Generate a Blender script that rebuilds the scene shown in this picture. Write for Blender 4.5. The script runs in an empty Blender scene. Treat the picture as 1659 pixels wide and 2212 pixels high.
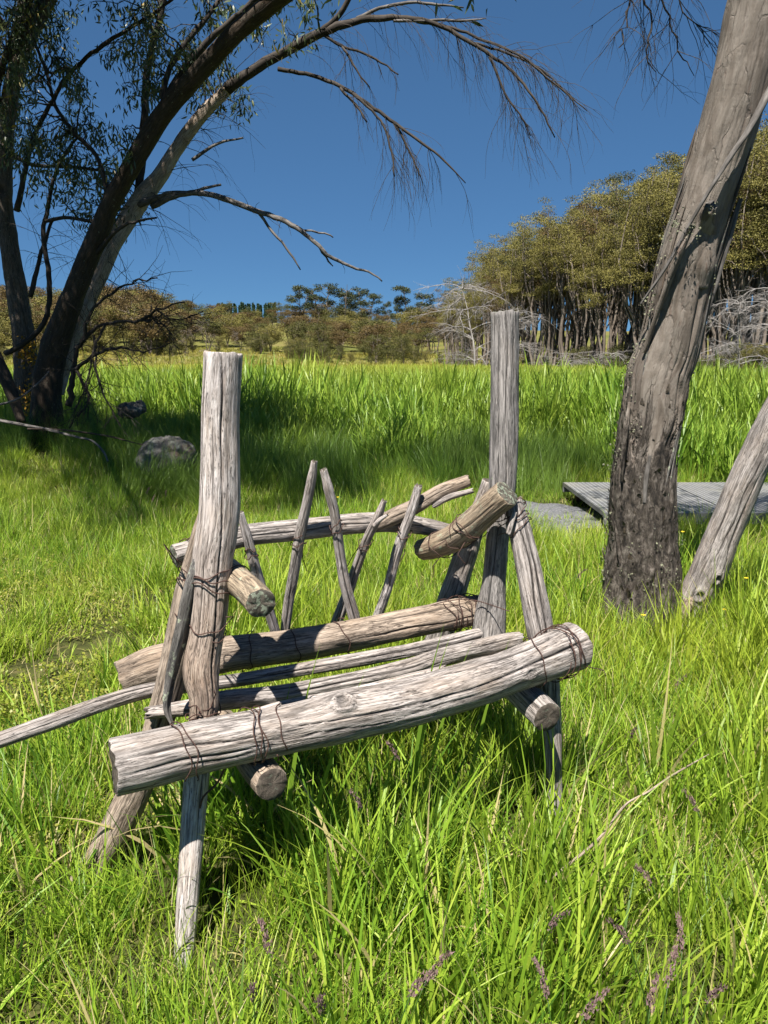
import bpy, math, random
import numpy as np
from mathutils import Vector

random.seed(7)
RNG = np.random.default_rng(11)
PI = math.pi
scene = bpy.context.scene
COL = scene.collection

# ------------------------------------------------------------------ camera
F = 1660.0                       # focal length in the 1659 x 2212 frame
PITCH = math.radians(11.8)
CAM = np.array([0.0, 0.0, 1.6])
cam_data = bpy.data.cameras.new('camera')
cam = bpy.data.objects.new('camera', cam_data)
COL.objects.link(cam)
cam_data.sensor_fit = 'VERTICAL'
cam_data.sensor_height = 24.0
cam_data.lens = 24.0 * F / 2212.0
cam_data.clip_start = 0.05
cam_data.clip_end = 5000
cam.location = CAM
cam.rotation_euler = (PI / 2 - PITCH, 0, 0)
scene.camera = cam
scene.render.resolution_x = 768
scene.render.resolution_y = 1024

# ------------------------------------------------------------------ light
SUN_EL = math.radians(62)
TO_SUN = np.array([-0.36, -0.93, 0.0]); TO_SUN /= np.linalg.norm(TO_SUN)
sun_vec = Vector((TO_SUN[0] * math.cos(SUN_EL), TO_SUN[1] * math.cos(SUN_EL), math.sin(SUN_EL)))
world = bpy.data.worlds.new('World')
scene.world = world
world.use_nodes = True
wn = world.node_tree.nodes
wl = world.node_tree.links
wn.clear()
w_out = wn.new('ShaderNodeOutputWorld')
w_bg = wn.new('ShaderNodeBackground')
w_sky = wn.new('ShaderNodeTexSky')
w_sky.sky_type = 'NISHITA'
w_sky.sun_disc = False
w_sky.sun_elevation = SUN_EL
w_sky.sun_rotation = math.atan2(sun_vec.x, sun_vec.y)
w_sky.altitude = 5000
w_sky.air_density = 1.0
w_sky.dust_density = 0.0
w_sky.ozone_density = 2.0
w_bg.inputs['Strength'].default_value = 0.091
w_gam = wn.new('ShaderNodeGamma'); w_gam.inputs[1].default_value = 0.5
w_tint = wn.new('ShaderNodeMix'); w_tint.data_type = 'RGBA'; w_tint.blend_type = 'MULTIPLY'
w_tint.inputs[0].default_value = 1.0; w_tint.inputs[7].default_value = (0.29, 0.575, 0.90, 1)
wl.new(w_sky.outputs['Color'], w_gam.inputs[0]); wl.new(w_gam.outputs[0], w_tint.inputs[6])
wl.new(w_tint.outputs[2], w_bg.inputs['Color'])
wl.new(w_bg.outputs['Background'], w_out.inputs['Surface'])
sun_data = bpy.data.lights.new('sun', 'SUN')
sun_data.energy = 5.0
sun_data.angle = math.radians(0.53)
sun_data.color = (1.0, 0.95, 0.87)
sun = bpy.data.objects.new('sun', sun_data)
COL.objects.link(sun)
sun.rotation_euler = sun_vec.to_track_quat('Z', 'Y').to_euler()
scene.cycles.max_bounces = 4; scene.cycles.diffuse_bounces = 1; scene.cycles.glossy_bounces = 1
scene.cycles.transmission_bounces = 2; scene.cycles.transparent_max_bounces = 4
scene.cycles.use_adaptive_sampling = True; scene.cycles.adaptive_threshold = 0.02
scene.view_settings.view_transform = 'Standard'
scene.view_settings.look = 'None'
scene.view_settings.exposure = 1.35
scene.view_settings.gamma = 1.0
scene.view_settings.use_curve_mapping = False

# ------------------------------------------------------------------ helpers
def tag(o, label=None, cat=None, group=None, kind=None):
    if label: o['label'] = label
    if cat: o['category'] = cat
    if group: o['group'] = group
    if kind: o['kind'] = kind
    return o

def empty(name, loc, label=None, cat=None, group=None):
    o = bpy.data.objects.new(name, None)
    COL.objects.link(o)
    o.location = tuple(loc)
    o.empty_display_size = 0.1
    return tag(o, label, cat, group)

_fw = np.array([0, math.cos(PITCH), -math.sin(PITCH)])
_up = np.array([0, math.sin(PITCH), math.cos(PITCH)])
def at(x, y, Y):
    d = _fw + np.array([1, 0, 0]) * (x - 829.5) / F + _up * (1106 - y) / F
    return CAM + d * (Y / d[1])
def atz(x, y, z):
    d = _fw + np.array([1, 0, 0]) * (x - 829.5) / F + _up * (1106 - y) / F
    return CAM + d * ((z - CAM[2]) / d[2])
def mpp(p):                      # metres for one frame unit at point p
    return float(np.dot(np.asarray(p) - CAM, _fw)) / F
def line(spec):                  # [(x, y, Y, width)] -> points, radii
    P = np.array([at(s[0], s[1], s[2]) for s in spec])
    R = np.array([s[3] * 0.5 * mpp(p) for s, p in zip(spec, P)])
    return P, R

def hash3(i, j, k, seed):
    n = (i * 374761393 + j * 668265263 + k * 2147483647 + seed * 1274126177) & 0xffffffff
    n = ((n ^ (n >> 13)) * 1274126177) & 0xffffffff
    n = n ^ (n >> 16)
    return (n & 0xffff) / 65535.0
def vnoise(p, seed=0):
    p = np.asarray(p, float)
    f0 = np.floor(p); t = p - f0; f0 = f0.astype(np.int64)
    t = t * t * (3 - 2 * t)
    r = 0
    for dx in (0, 1):
        wx = t[..., 0] if dx else 1 - t[..., 0]
        for dy in (0, 1):
            wy = t[..., 1] if dy else 1 - t[..., 1]
            for dz in (0, 1):
                wz = t[..., 2] if dz else 1 - t[..., 2]
                r = r + wx * wy * wz * hash3(f0[..., 0] + dx, f0[..., 1] + dy, f0[..., 2] + dz, seed)
    return r * 2 - 1
def fbm(p, seed=0, octv=3):
    r = 0; a = 1.0; p = np.asarray(p, float)
    for o in range(octv):
        r = r + a * vnoise(p, seed + o * 17); p = p * 2.03; a *= 0.5
    return r

def make_mesh(name, V, faces, midx=None, attrs=None, smooth=True):
    """faces: list of int arrays (M,k)."""
    me = bpy.data.meshes.new(name)
    V = np.asarray(V, np.float32)
    me.vertices.add(len(V)); me.vertices.foreach_set('co', V.ravel())
    faces = [np.asarray(f, np.int32) for f in faces if len(f)]
    tot = sum(len(f) for f in faces); nl = sum(f.size for f in faces)
    if tot:
        me.loops.add(nl); me.polygons.add(tot)
        me.loops.foreach_set('vertex_index', np.concatenate([f.ravel() for f in faces]))
        cnt = np.concatenate([np.full(len(f), f.shape[1], np.int32) for f in faces])
        st = np.concatenate([[0], np.cumsum(cnt)[:-1]]).astype(np.int32)
        me.polygons.foreach_set('loop_start', st)
        if midx is not None:
            me.polygons.foreach_set('material_index', np.concatenate([np.asarray(m, np.int32) for m in midx if len(m)]))
        me.polygons.foreach_set('use_smooth', np.full(tot, smooth))
    if attrs:
        for k, a in attrs.items():
            a = np.asarray(a, np.float32)
            if a.ndim == 2:
                at_ = me.attributes.new(k, 'FLOAT_VECTOR', 'POINT'); at_.data.foreach_set('vector', a.ravel())
            else:
                at_ = me.attributes.new(k, 'FLOAT', 'POINT'); at_.data.foreach_set('value', a)
    me.update(calc_edges=True)
    me.validate()
    return me

def add_obj(name, me, mats, parent=None):
    o = bpy.data.objects.new(name, me)
    COL.objects.link(o)
    for m in (mats if isinstance(mats, (list, tuple)) else [mats]):
        me.materials.append(m)
    if parent is not None:
        o.parent = parent
        o.matrix_parent_inverse = parent.matrix_basis.inverted()
    return o

def spline(P, R, step):
    P = np.asarray(P, float); R = np.asarray(R, float)
    n = len(P)
    if n < 2: return P, R
    E = np.vstack([2 * P[0] - P[1], P, 2 * P[-1] - P[-2]])
    ER = np.concatenate([[R[0]], R, [R[-1]]])
    outP = []; outR = []
    for i in range(n - 1):
        p0, p1, p2, p3 = E[i:i + 4]; r1, r2 = ER[i + 1], ER[i + 2]
        m = max(1, int(math.ceil(np.linalg.norm(p2 - p1) / step)))
        t = (np.arange(m) / m)[:, None]
        outP.append(0.5 * ((2 * p1) + (-p0 + p2) * t + (2 * p0 - 5 * p1 + 4 * p2 - p3) * t ** 2 + (-p0 + 3 * p1 - 3 * p2 + p3) * t ** 3))
        tt = t[:, 0]; tt = tt * tt * (3 - 2 * tt)
        outR.append(r1 + (r2 - r1) * tt)
    outP.append(P[-1:]); outR.append(R[-1:])
    return np.vstack(outP), np.concatenate(outR)

def frames(P):
    T = np.gradient(P, axis=0)
    T /= np.linalg.norm(T, axis=1)[:, None] + 1e-12
    N = np.zeros_like(T)
    a = np.array([0, 0, 1.0]) if abs(T[0, 2]) < 0.8 else np.array([0, -1.0, 0])
    n = a - T[0] * np.dot(a, T[0]); n /= np.linalg.norm(n)
    N[0] = n
    for i in range(1, len(P)):
        n = n - T[i] * np.dot(n, T[i]); n /= np.linalg.norm(n) + 1e-12
        N[i] = n
    return T, N, np.cross(T, N)

class Tubes:
    def __init__(s): s.V = []; s.Q = []; s.T = []; s.G = []; s.n = 0
    def add(s, P, R, sides=6, cap=True, rough=0.0, seed=0):
        P = np.asarray(P, float); R = np.asarray(R, float); m = len(P)
        if m < 2: return
        T, N, B = frames(P)
        th = np.arange(sides) / sides * 2 * PI
        c, sn = np.cos(th), np.sin(th)
        RR = np.repeat(R[:, None], sides, 1)
        if rough:
            q = np.stack([np.tile(c * 1.6, (m, 1)), np.tile(sn * 1.6, (m, 1)), np.repeat((np.arange(m) * 0.6)[:, None], sides, 1)], -1)
            RR = RR * (1 + rough * vnoise(q + seed * 3.7, seed))
        V = P[:, None, :] + (N[:, None, :] * c[None, :, None] + B[:, None, :] * sn[None, :, None]) * RR[..., None]
        L = np.concatenate([[0], np.cumsum(np.linalg.norm(np.diff(P, axis=0), axis=1))])
        G = np.stack([c[None, :] * RR, sn[None, :] * RR, np.repeat(L[:, None], sides, 1) + seed * 1.37], -1)
        i = np.arange(m - 1)[:, None]; j = np.arange(sides)[None, :]; j2 = (j + 1) % sides
        Q = np.stack([i * sides + j, i * sides + j2, (i + 1) * sides + j2, (i + 1) * sides + j], -1).reshape(-1, 4) + s.n
        s.V.append(V.reshape(-1, 3)); s.G.append(G.reshape(-1, 3)); s.Q.append(Q)
        base = s.n; s.n += m * sides
        if cap:
            for k, pc in ((0, P[0]), (m - 1, P[-1])):
                s.V.append(pc[None]); s.G.append(np.array([[0, 0, L[k]]]))
                jj = np.arange(sides); a = base + k * sides + jj; b = base + k * sides + (jj + 1) % sides
                tri = np.stack([np.full(sides, s.n), (b if k == 0 else a), (a if k == 0 else b)], -1)
                s.T.append(tri); s.n += 1
    def mesh(s, name):
        return make_mesh(name, np.vstack(s.V), [np.vstack(s.Q)] + ([np.vstack(s.T)] if s.T else []), attrs={'gc': np.vstack(s.G)})

# ------------------------------------------------------------------ materials
def new_mat(name):
    m = bpy.data.materials.new(name); m.use_nodes = True
    nt = m.node_tree; nt.nodes.clear()
    out = nt.nodes.new('ShaderNodeOutputMaterial')
    return m, nt, out
def nd(nt, typ, **kw):
    n = nt.nodes.new(typ)
    for k, v in kw.items():
        if k.startswith('i_'): n.inputs[k[2:].replace('_', ' ')].default_value = v
        else: setattr(n, k, v)
    return n
def ramp(nt, fac, stops, interp='LINEAR'):
    r = nt.nodes.new('ShaderNodeValToRGB'); r.color_ramp.interpolation = interp
    e = r.color_ramp.elements
    while len(e) < len(stops): e.new(0.5)
    for el, (p, c) in zip(e, stops):
        el.position = p; el.color = (*c, 1) if len(c) == 3 else c
    nt.links.new(fac, r.inputs[0])
    return r
def mixc(nt, fac, a, b, typ='MIX'):
    m = nt.nodes.new('ShaderNodeMix'); m.data_type = 'RGBA'; m.blend_type = typ
    for sock, v in ((m.inputs[0], fac), (m.inputs[6], a), (m.inputs[7], b)):
        if hasattr(v, 'is_linked') or isinstance(v, bpy.types.NodeSocket): nt.links.new(v, sock)
        elif isinstance(v, (int, float)): sock.default_value = v
        else: sock.default_value = (*v, 1)
    return m.outputs[2]
def mth(nt, op, a, b=None):
    m = nt.nodes.new('ShaderNodeMath'); m.operation = op
    for s, v in ((m.inputs[0], a), (m.inputs[1], b)):
        if v is None: continue
        if isinstance(v, bpy.types.NodeSocket): nt.links.new(v, s)
        else: s.default_value = v
    return m.outputs[0]
def gcoord(nt, scale, attr='gc'):
    a = nd(nt, 'ShaderNodeAttribute', attribute_name=attr)
    mp = nd(nt, 'ShaderNodeMapping'); mp.inputs['Scale'].default_value = scale
    nt.links.new(a.outputs['Vector'], mp.inputs['Vector'])
    return mp.outputs[0]
def noise(nt, vec, scale, detail=4, rough=0.6, dist=0.0):
    n = nd(nt, 'ShaderNodeTexNoise')
    n.inputs['Scale'].default_value = scale; n.inputs['Detail'].default_value = detail
    n.inputs['Roughness'].default_value = rough; n.inputs['Distortion'].default_value = dist
    if vec is not None: nt.links.new(vec, n.inputs['Vector'])
    return n.outputs['Fac']

def wood_mat(name, pale, mid, warm, dark, lichen=0.0, warm_amt=0.5, crack=0.5, stain=None, low=None):
    m, nt, out = new_mat(name)
    v = gcoord(nt, (1, 1, 0.09))
    vb = gcoord(nt, (1, 1, 0.35))
    vf = gcoord(nt, (1, 1, 0.045))
    n1 = noise(nt, v, 85, 6, 0.7, 0.4)
    n2 = noise(nt, vb, 14, 5, 0.6, 0.4)
    n3 = noise(nt, vf, 210, 4, 0.65, 0.3)
    n4 = noise(nt, v, 26, 4, 0.55, 0.6)
    c1 = ramp(nt, n1, [(0.36, mid), (0.60, pale)]).outputs[0]
    wm = ramp(nt, n2, [(0.45 + 0.1 * (0.5 - warm_amt), (0, 0, 0)), (0.68, (1, 1, 1))]).outputs[0]
    c2 = mixc(nt, mth(nt, 'MULTIPLY', wm, warm_amt), c1, warm)
    d1 = ramp(nt, n3, [(0.37, (1, 1, 1)), (0.50, (0, 0, 0))]).outputs[0]
    d2 = ramp(nt, n4, [(0.34, (1, 1, 1)), (0.41, (0, 0, 0))]).outputs[0]
    dk = mth(nt, 'MAXIMUM', mth(nt, 'MULTIPLY', d1, 0.75), mth(nt, 'MULTIPLY', d2, 0.75 * crack))
    c3 = mixc(nt, dk, c2, dark)
    fl = noise(nt, gcoord(nt, (1, 1, 0.13)), 300, 3, 0.6, 0.5)
    fm = noise(nt, gcoord(nt, (1, 1, 0.25)), 30, 4, 0.6)
    fk = mth(nt, 'MULTIPLY', ramp(nt, fl, [(0.36, (1, 1, 1)), (0.44, (0, 0, 0))]).outputs[0], ramp(nt, fm, [(0.40, (0, 0, 0)), (0.58, (1, 1, 1))]).outputs[0])
    c3 = mixc(nt, mth(nt, 'MULTIPLY', fk, 0.85), c3, dark)
    hi = ramp(nt, noise(nt, gcoord(nt, (1, 1, 0.10)), 190, 3, 0.6, 0.4), [(0.56, (0, 0, 0)), (0.68, (1, 1, 1))]).outputs[0]
    c3 = mixc(nt, mth(nt, 'MULTIPLY', hi, 0.5), c3, tuple(min(0.62, 1.25 * x) for x in pale))
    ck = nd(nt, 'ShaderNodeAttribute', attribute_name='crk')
    c3 = mixc(nt, ck.outputs['Fac'], c3, tuple(0.5 * x for x in dark))  # shade and dirt inside cracks painted into the colour; dark knot hearts too
    # weather stains with ragged streaky outline
    n5 = noise(nt, gcoord(nt, (1, 1, 0.16)), 22, 6, 0.75, 0.8)
    st = ramp(nt, n5, [(0.50, (0, 0, 0)), (0.66, (1, 1, 1))]).outputs[0]
    c3 = mixc(nt, mth(nt, 'MULTIPLY', st, 0.65), c3, stain or tuple(0.45 * x for x in mid))
    if low:                                            # the lower, damper end of the pole keeps its brown colour
        tc = nd(nt, 'ShaderNodeTexCoord'); zz = nd(nt, 'ShaderNodeSeparateXYZ'); nt.links.new(tc.outputs['Object'], zz.inputs[0])
        mr = nd(nt, 'ShaderNodeMapRange'); mr.inputs[1].default_value = low[1]; mr.inputs[2].default_value = low[0]
        nt.links.new(mth(nt, 'ADD', zz.outputs[2], mth(nt, 'MULTIPLY', n2, 0.5)), mr.inputs[0])
        mb = nd(nt, 'ShaderNodeMapRange'); mb.inputs[1].default_value = 0.5; mb.inputs[2].default_value = 0.62; nt.links.new(zz.outputs[2], mb.inputs[0])
        c3 = mixc(nt, mth(nt, 'MULTIPLY', mth(nt, 'MULTIPLY', mr.outputs[0], mb.outputs[0]), 0.85), c3, mixc(nt, 1.0, c3, low[2], 'MULTIPLY'))
    if lichen > 0:
        n6 = noise(nt, gcoord(nt, (1, 1, 0.8)), 34, 6, 0.7)
        lm = ramp(nt, n6, [(0.66 - 0.16 * lichen, (0, 0, 0)), (0.72 - 0.14 * lichen, (1, 1, 1))]).outputs[0]
        c3 = mixc(nt, lm, c3, (0.30, 0.33, 0.24))
    b = nd(nt, 'ShaderNodeBsdfPrincipled')
    nt.links.new(c3, b.inputs['Base Color'])
    b.inputs['Roughness'].default_value = 0.78
    b.inputs['Specular IOR Level'].default_value = 0.25
    h = mth(nt, 'SUBTRACT', mth(nt, 'ADD', mth(nt, 'MULTIPLY', n3, 0.6), n1), mth(nt, 'ADD', mth(nt, 'MULTIPLY', d2, 0.9 * crack), mth(nt, 'MULTIPLY', fk, 0.5)))
    bp = nd(nt, 'ShaderNodeBump'); bp.inputs['Strength'].default_value = 0.85; bp.inputs['Distance'].default_value = 0.0045
    nt.links.new(h, bp.inputs['Height']); nt.links.new(bp.outputs[0], b.inputs['Normal'])
    nt.links.new(b.outputs[0], out.inputs[0])
    return m

def endgrain_mat(name, light, dark, lichen=0.4):
    m, nt, out = new_mat(name)
    a = nd(nt, 'ShaderNodeAttribute', attribute_name='gc')
    mp = nd(nt, 'ShaderNodeMapping'); mp.inputs['Scale'].default_value = (1, 1, 0)
    nt.links.new(a.outputs['Vector'], mp.inputs['Vector'])
    ln = nd(nt, 'ShaderNodeVectorMath', operation='LENGTH'); nt.links.new(mp.outputs[0], ln.inputs[0])
    wob = noise(nt, mp.outputs[0], 30, 3)
    r = mth(nt, 'ADD', mth(nt, 'MULTIPLY', ln.outputs['Value'], 1500.0), mth(nt, 'MULTIPLY', wob, 34.0))
    s = mth(nt, 'SINE', r)
    # saw marks and radial checks
    sx = nd(nt, 'ShaderNodeSeparateXYZ'); nt.links.new(mp.outputs[0], sx.inputs[0])
    ang = mth(nt, 'ARCTAN2', sx.outputs[1], sx.outputs[0])
    rc = noise(nt, None, 3.0, 2)
    cmb = nd(nt, 'ShaderNodeCombineXYZ'); nt.links.new(mth(nt, 'MULTIPLY', ang, 2.2), cmb.inputs[0])
    n_ang = noise(nt, cmb.outputs[0], 2.6, 2)
    chk = ramp(nt, n_ang, [(0.33, (1, 1, 1)), (0.38, (0, 0, 0))]).outputs[0]
    saw = nd(nt, 'ShaderNodeMapping'); saw.inputs['Scale'].default_value = (0.06, 1, 0); saw.inputs['Rotation'].default_value = (0, 0, 0.5)
    nt.links.new(a.outputs['Vector'], saw.inputs['Vector'])
    sw = noise(nt, saw.outputs[0], 420, 3, 0.6)
    c = mixc(nt, mth(nt, 'ADD', mth(nt, 'MULTIPLY', s, 0.16), sw), dark, light)
    big = noise(nt, mp.outputs[0], 45, 4)
    c = mixc(nt, ramp(nt, big, [(0.40, (0, 0, 0)), (0.6, (1, 1, 1))]).outputs[0], c, dark)
    c = mixc(nt, mth(nt, 'MULTIPLY', chk, 0.8), c, tuple(0.3 * x for x in dark))
    lm = ramp(nt, noise(nt, mp.outputs[0], 60, 5), [(0.62 - 0.12 * lichen, (0, 0, 0)), (0.68 - 0.12 * lichen, (1, 1, 1))]).outputs[0]
    c = mixc(nt, mth(nt, 'MULTIPLY', lm, 0.8 * lichen), c, (0.22, 0.25, 0.19))
    b = nd(nt, 'ShaderNodeBsdfPrincipled'); nt.links.new(c, b.inputs['Base Color'])
    b.inputs['Roughness'].default_value = 0.9; b.inputs['Specular IOR Level'].default_value = 0.15
    bp = nd(nt, 'ShaderNodeBump'); bp.inputs['Strength'].default_value = 0.8; bp.inputs['Distance'].default_value = 0.004
    nt.links.new(mth(nt, 'SUBTRACT', mth(nt, 'ADD', mth(nt, 'ADD', mth(nt, 'MULTIPLY', s, 0.08), mth(nt, 'MULTIPLY', sw, 0.8)), big), chk), bp.inputs['Height'])
    nt.links.new(bp.outputs[0], b.inputs['Normal']); nt.links.new(b.outputs[0], out.inputs[0])
    return m

def simple_mat(name, c1, c2, scale=20, rough=0.8, bump=0.3, attr=None, spec=0.2, stretch=(1, 1, 1), metal=0.0):
    m, nt, out = new_mat(name)
    if attr: v = gcoord(nt, stretch, attr)
    else:
        tc = nd(nt, 'ShaderNodeTexCoord'); mp = nd(nt, 'ShaderNodeMapping'); mp.inputs['Scale'].default_value = stretch
        nt.links.new(tc.outputs['Object'], mp.inputs[0]); v = mp.outputs[0]
    n = noise(nt, v, scale, 6, 0.65)
    c = ramp(nt, n, [(0.35, c1), (0.65, c2)]).outputs[0]
    b = nd(nt, 'ShaderNodeBsdfPrincipled'); nt.links.new(c, b.inputs['Base Color'])
    b.inputs['Roughness'].default_value = rough; b.inputs['Specular IOR Level'].default_value = spec
    b.inputs['Metallic'].default_value = metal
    if bump:
        bp = nd(nt, 'ShaderNodeBump'); bp.inputs['Strength'].default_value = bump; bp.inputs['Distance'].default_value = 0.01
        nt.links.new(n, bp.inputs['Height']); nt.links.new(bp.outputs[0], b.inputs['Normal'])
    nt.links.new(b.outputs[0], out.inputs[0])
    return m

def leaf_mat(name, stops, trans=0.45, attr='bl', tcol=None, rough=0.45, tint=None, spec=0.35):
    """stops: ramp over the per-blade random value; tint: colour mixed in by the instance's own tint"""
    m, nt, out = new_mat(name)
    a = nd(nt, 'ShaderNodeAttribute', attribute_name=attr)
    sx = nd(nt, 'ShaderNodeSeparateXYZ'); nt.links.new(a.outputs['Vector'], sx.inputs[0])
    c = ramp(nt, sx.outputs[1], stops).outputs[0]
    if tint:
        ti = nd(nt, 'ShaderNodeAttribute', attribute_name='tint', attribute_type='INSTANCER')
        c = mixc(nt, ti.outputs['Fac'], c, tint)
    b = nd(nt, 'ShaderNodeBsdfPrincipled'); nt.links.new(c, b.inputs['Base Color'])
    b.inputs['Roughness'].default_value = rough; b.inputs['Specular IOR Level'].default_value = spec
    t = nd(nt, 'ShaderNodeBsdfTranslucent')
    tc = mixc(nt, 0.5, c, tcol, 'MIX') if tcol else c
    nt.links.new(tc, t.inputs[0])
    mx = nd(nt, 'ShaderNodeMixShader'); mx.inputs[0].default_value = trans
    nt.links.new(b.outputs[0], mx.inputs[1]); nt.links.new(t.outputs[0], mx.inputs[2])
    nt.links.new(mx.outputs[0], out.inputs[0])
    return m

M = {}
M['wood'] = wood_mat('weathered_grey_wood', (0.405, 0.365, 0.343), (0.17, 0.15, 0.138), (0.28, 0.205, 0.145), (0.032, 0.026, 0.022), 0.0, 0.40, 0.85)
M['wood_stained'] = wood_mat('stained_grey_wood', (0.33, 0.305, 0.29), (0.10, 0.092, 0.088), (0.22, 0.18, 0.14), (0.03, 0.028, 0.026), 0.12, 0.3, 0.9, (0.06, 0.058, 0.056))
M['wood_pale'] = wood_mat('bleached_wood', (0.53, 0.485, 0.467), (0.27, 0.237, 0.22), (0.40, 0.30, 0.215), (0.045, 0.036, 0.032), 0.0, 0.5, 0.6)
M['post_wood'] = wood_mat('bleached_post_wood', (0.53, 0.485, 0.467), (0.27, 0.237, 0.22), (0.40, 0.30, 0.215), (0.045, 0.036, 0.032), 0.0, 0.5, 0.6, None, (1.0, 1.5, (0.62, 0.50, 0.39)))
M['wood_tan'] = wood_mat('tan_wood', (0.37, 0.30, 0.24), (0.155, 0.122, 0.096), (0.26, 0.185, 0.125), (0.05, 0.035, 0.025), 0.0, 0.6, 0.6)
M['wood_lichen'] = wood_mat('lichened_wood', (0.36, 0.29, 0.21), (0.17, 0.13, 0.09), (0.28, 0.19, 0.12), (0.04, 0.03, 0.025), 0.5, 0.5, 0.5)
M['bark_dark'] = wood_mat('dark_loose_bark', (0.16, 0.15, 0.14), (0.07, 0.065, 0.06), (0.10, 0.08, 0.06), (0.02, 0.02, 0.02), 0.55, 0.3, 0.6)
M['end'] = endgrain_mat('weathered_end_grain', (0.15, 0.125, 0.10), (0.055, 0.045, 0.037))
M['end_lichen'] = endgrain_mat('lichened_end_grain', (0.16, 0.14, 0.11), (0.05, 0.045, 0.038), 1.0)
M['wire'] = simple_mat('rusty_wire', (0.032, 0.018, 0.015), (0.085, 0.045, 0.034), 90, 0.75, 0.2, spec=0.3)
M['branch_dark'] = simple_mat('brown_branch_bark', (0.022, 0.018, 0.015), (0.06, 0.05, 0.042), 22, 0.85, 0.5, 'gc', stretch=(1, 1, 0.25))
M['twig_grey'] = simple_mat('grey_twig_bark', (0.05, 0.045, 0.04), (0.17, 0.155, 0.145), 30, 0.8, 0.2, 'gc', stretch=(1, 1, 0.3))
M['dead_grey'] = simple_mat('bleached_dead_branch', (0.15, 0.137, 0.127), (0.30, 0.28, 0.265), 14, 0.85, 0.2, 'gc', stretch=(1, 1, 0.2))
M['far_bark'] = simple_mat('far_trunk_bark', (0.09, 0.07, 0.055), (0.24, 0.20, 0.165), 3, 0.9, 0.0, 'gc', stretch=(1, 1, 0.15))
GREEN = [(0.0, (0.045, 0.115, 0.012)), (0.3, (0.135, 0.265, 0.020)), (0.65, (0.265, 0.415, 0.034)), (0.92, (0.39, 0.49, 0.065)), (1.0, (0.50, 0.41, 0.21))]
M['grass'] = leaf_mat('meadow_grass', GREEN, 0.45, tint=(0.37, 0.42, 0.04))
M['sedge'] = leaf_mat('sedge_grass', [(0, (0.055, 0.12, 0.018)), (0.6, (0.115, 0.22, 0.026)), (1, (0.19, 0.30, 0.045))], 0.38, tint=(0.20, 0.27, 0.05))
M['reed'] = leaf_mat('reed_leaves', [(0, (0.10, 0.205, 0.020)), (0.6, (0.205, 0.33, 0.034)), (1, (0.31, 0.42, 0.06))], 0.42, tint=(0.40, 0.42, 0.06))
M['cover'] = leaf_mat('small_ground_leaves', [(0, (0.09, 0.18, 0.015)), (0.5, (0.18, 0.26, 0.02)), (0.9, (0.27, 0.29, 0.04)), (1, (0.34, 0.27, 0.11))], 0.4, tint=(0.34, 0.28, 0.06))
M['gum_leaf'] = leaf_mat('gum_leaves', [(0, (0.030, 0.050, 0.020)), (0.6, (0.075, 0.105, 0.045)), (0.93, (0.12, 0.14, 0.05)), (1, (0.32, 0.22, 0.03))], 0.25, rough=0.4)
M['olive_leaf'] = leaf_mat('olive_gum_foliage', [(0, (0.070, 0.064, 0.020)), (0.5, (0.165, 0.150, 0.045)), (1, (0.265, 0.230, 0.070))], 0.2, rough=0.5, spec=0.08)
M['brown_leaf'] = leaf_mat('brownish_gum_foliage', [(0, (0.045, 0.032, 0.015)), (0.5, (0.110, 0.078, 0.033)), (1, (0.185, 0.135, 0.055))], 0.2, rough=0.6, spec=0.08)
M['far_green_leaf'] = leaf_mat('far_green_foliage', [(0, (0.034, 0.040, 0.014)), (0.5, (0.088, 0.090, 0.030)), (1, (0.155, 0.145, 0.046))], 0.2, rough=0.6, spec=0.08)
M['pine_leaf'] = leaf_mat('pine_foliage', [(0, (0.012, 0.03, 0.012)), (1, (0.03, 0.07, 0.025))], 0.1, rough=0.6)
M['tall_gum_leaf'] = leaf_mat('tall_gum_foliage', [(0, (0.025, 0.036, 0.018)), (1, (0.085, 0.095, 0.045))], 0.15, rough=0.5, spec=0.08)
M['seed'] = simple_mat('purple_seed_head', (0.10, 0.055, 0.06), (0.22, 0.15, 0.135), 180, 0.8, 0.0)
M['yellow'] = simple_mat('buttercup_petal', (0.75, 0.5, 0.02), (0.85, 0.62, 0.04), 30, 0.5, 0.0)
M['lichen'] = simple_mat('pale_lichen', (0.09, 0.10, 0.06), (0.22, 0.22, 0.15), 60, 0.9, 0.4)

# ------------------------------------------------------------------ terrain
def sstep(a, b, x):
    t = np.clip((x - a) / (b - a), 0, 1); return t * t * (3 - 2 * t)
def gz(x, y):
    x = np.asarray(x, float); y = np.asarray(y, float)
    z = 0.035 * fbm(np.stack([x * 0.7, y * 0.7, 0 * x], -1), 3, 2) * sstep(120, 40, y)
    z = z + 0.28 * np.exp(-(((x + 5.0) / 2.2) ** 2 + ((y - 11.3) / 2.2) ** 2))
    hill = 9.5 * sstep(85, 290, y) * (1 + 0.25 * np.clip((-x) / 120, -0.6, 1.0))
    lefts = 0.9 * sstep(80, 118, y) * sstep(2, -30, x) * sstep(-60, -36, x)
    z = z + hill + lefts + 0.5 * sstep(48, 60, y) * sstep(12, 22, x)
    z = z + 0.35 * fbm(np.stack([x * 0.06, y * 0.06, 0 * x], -1), 8, 2) * sstep(70, 110, y)
    return z
def gz1(x, y): return float(gz(np.array([x]), np.array([y]))[0])

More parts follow.
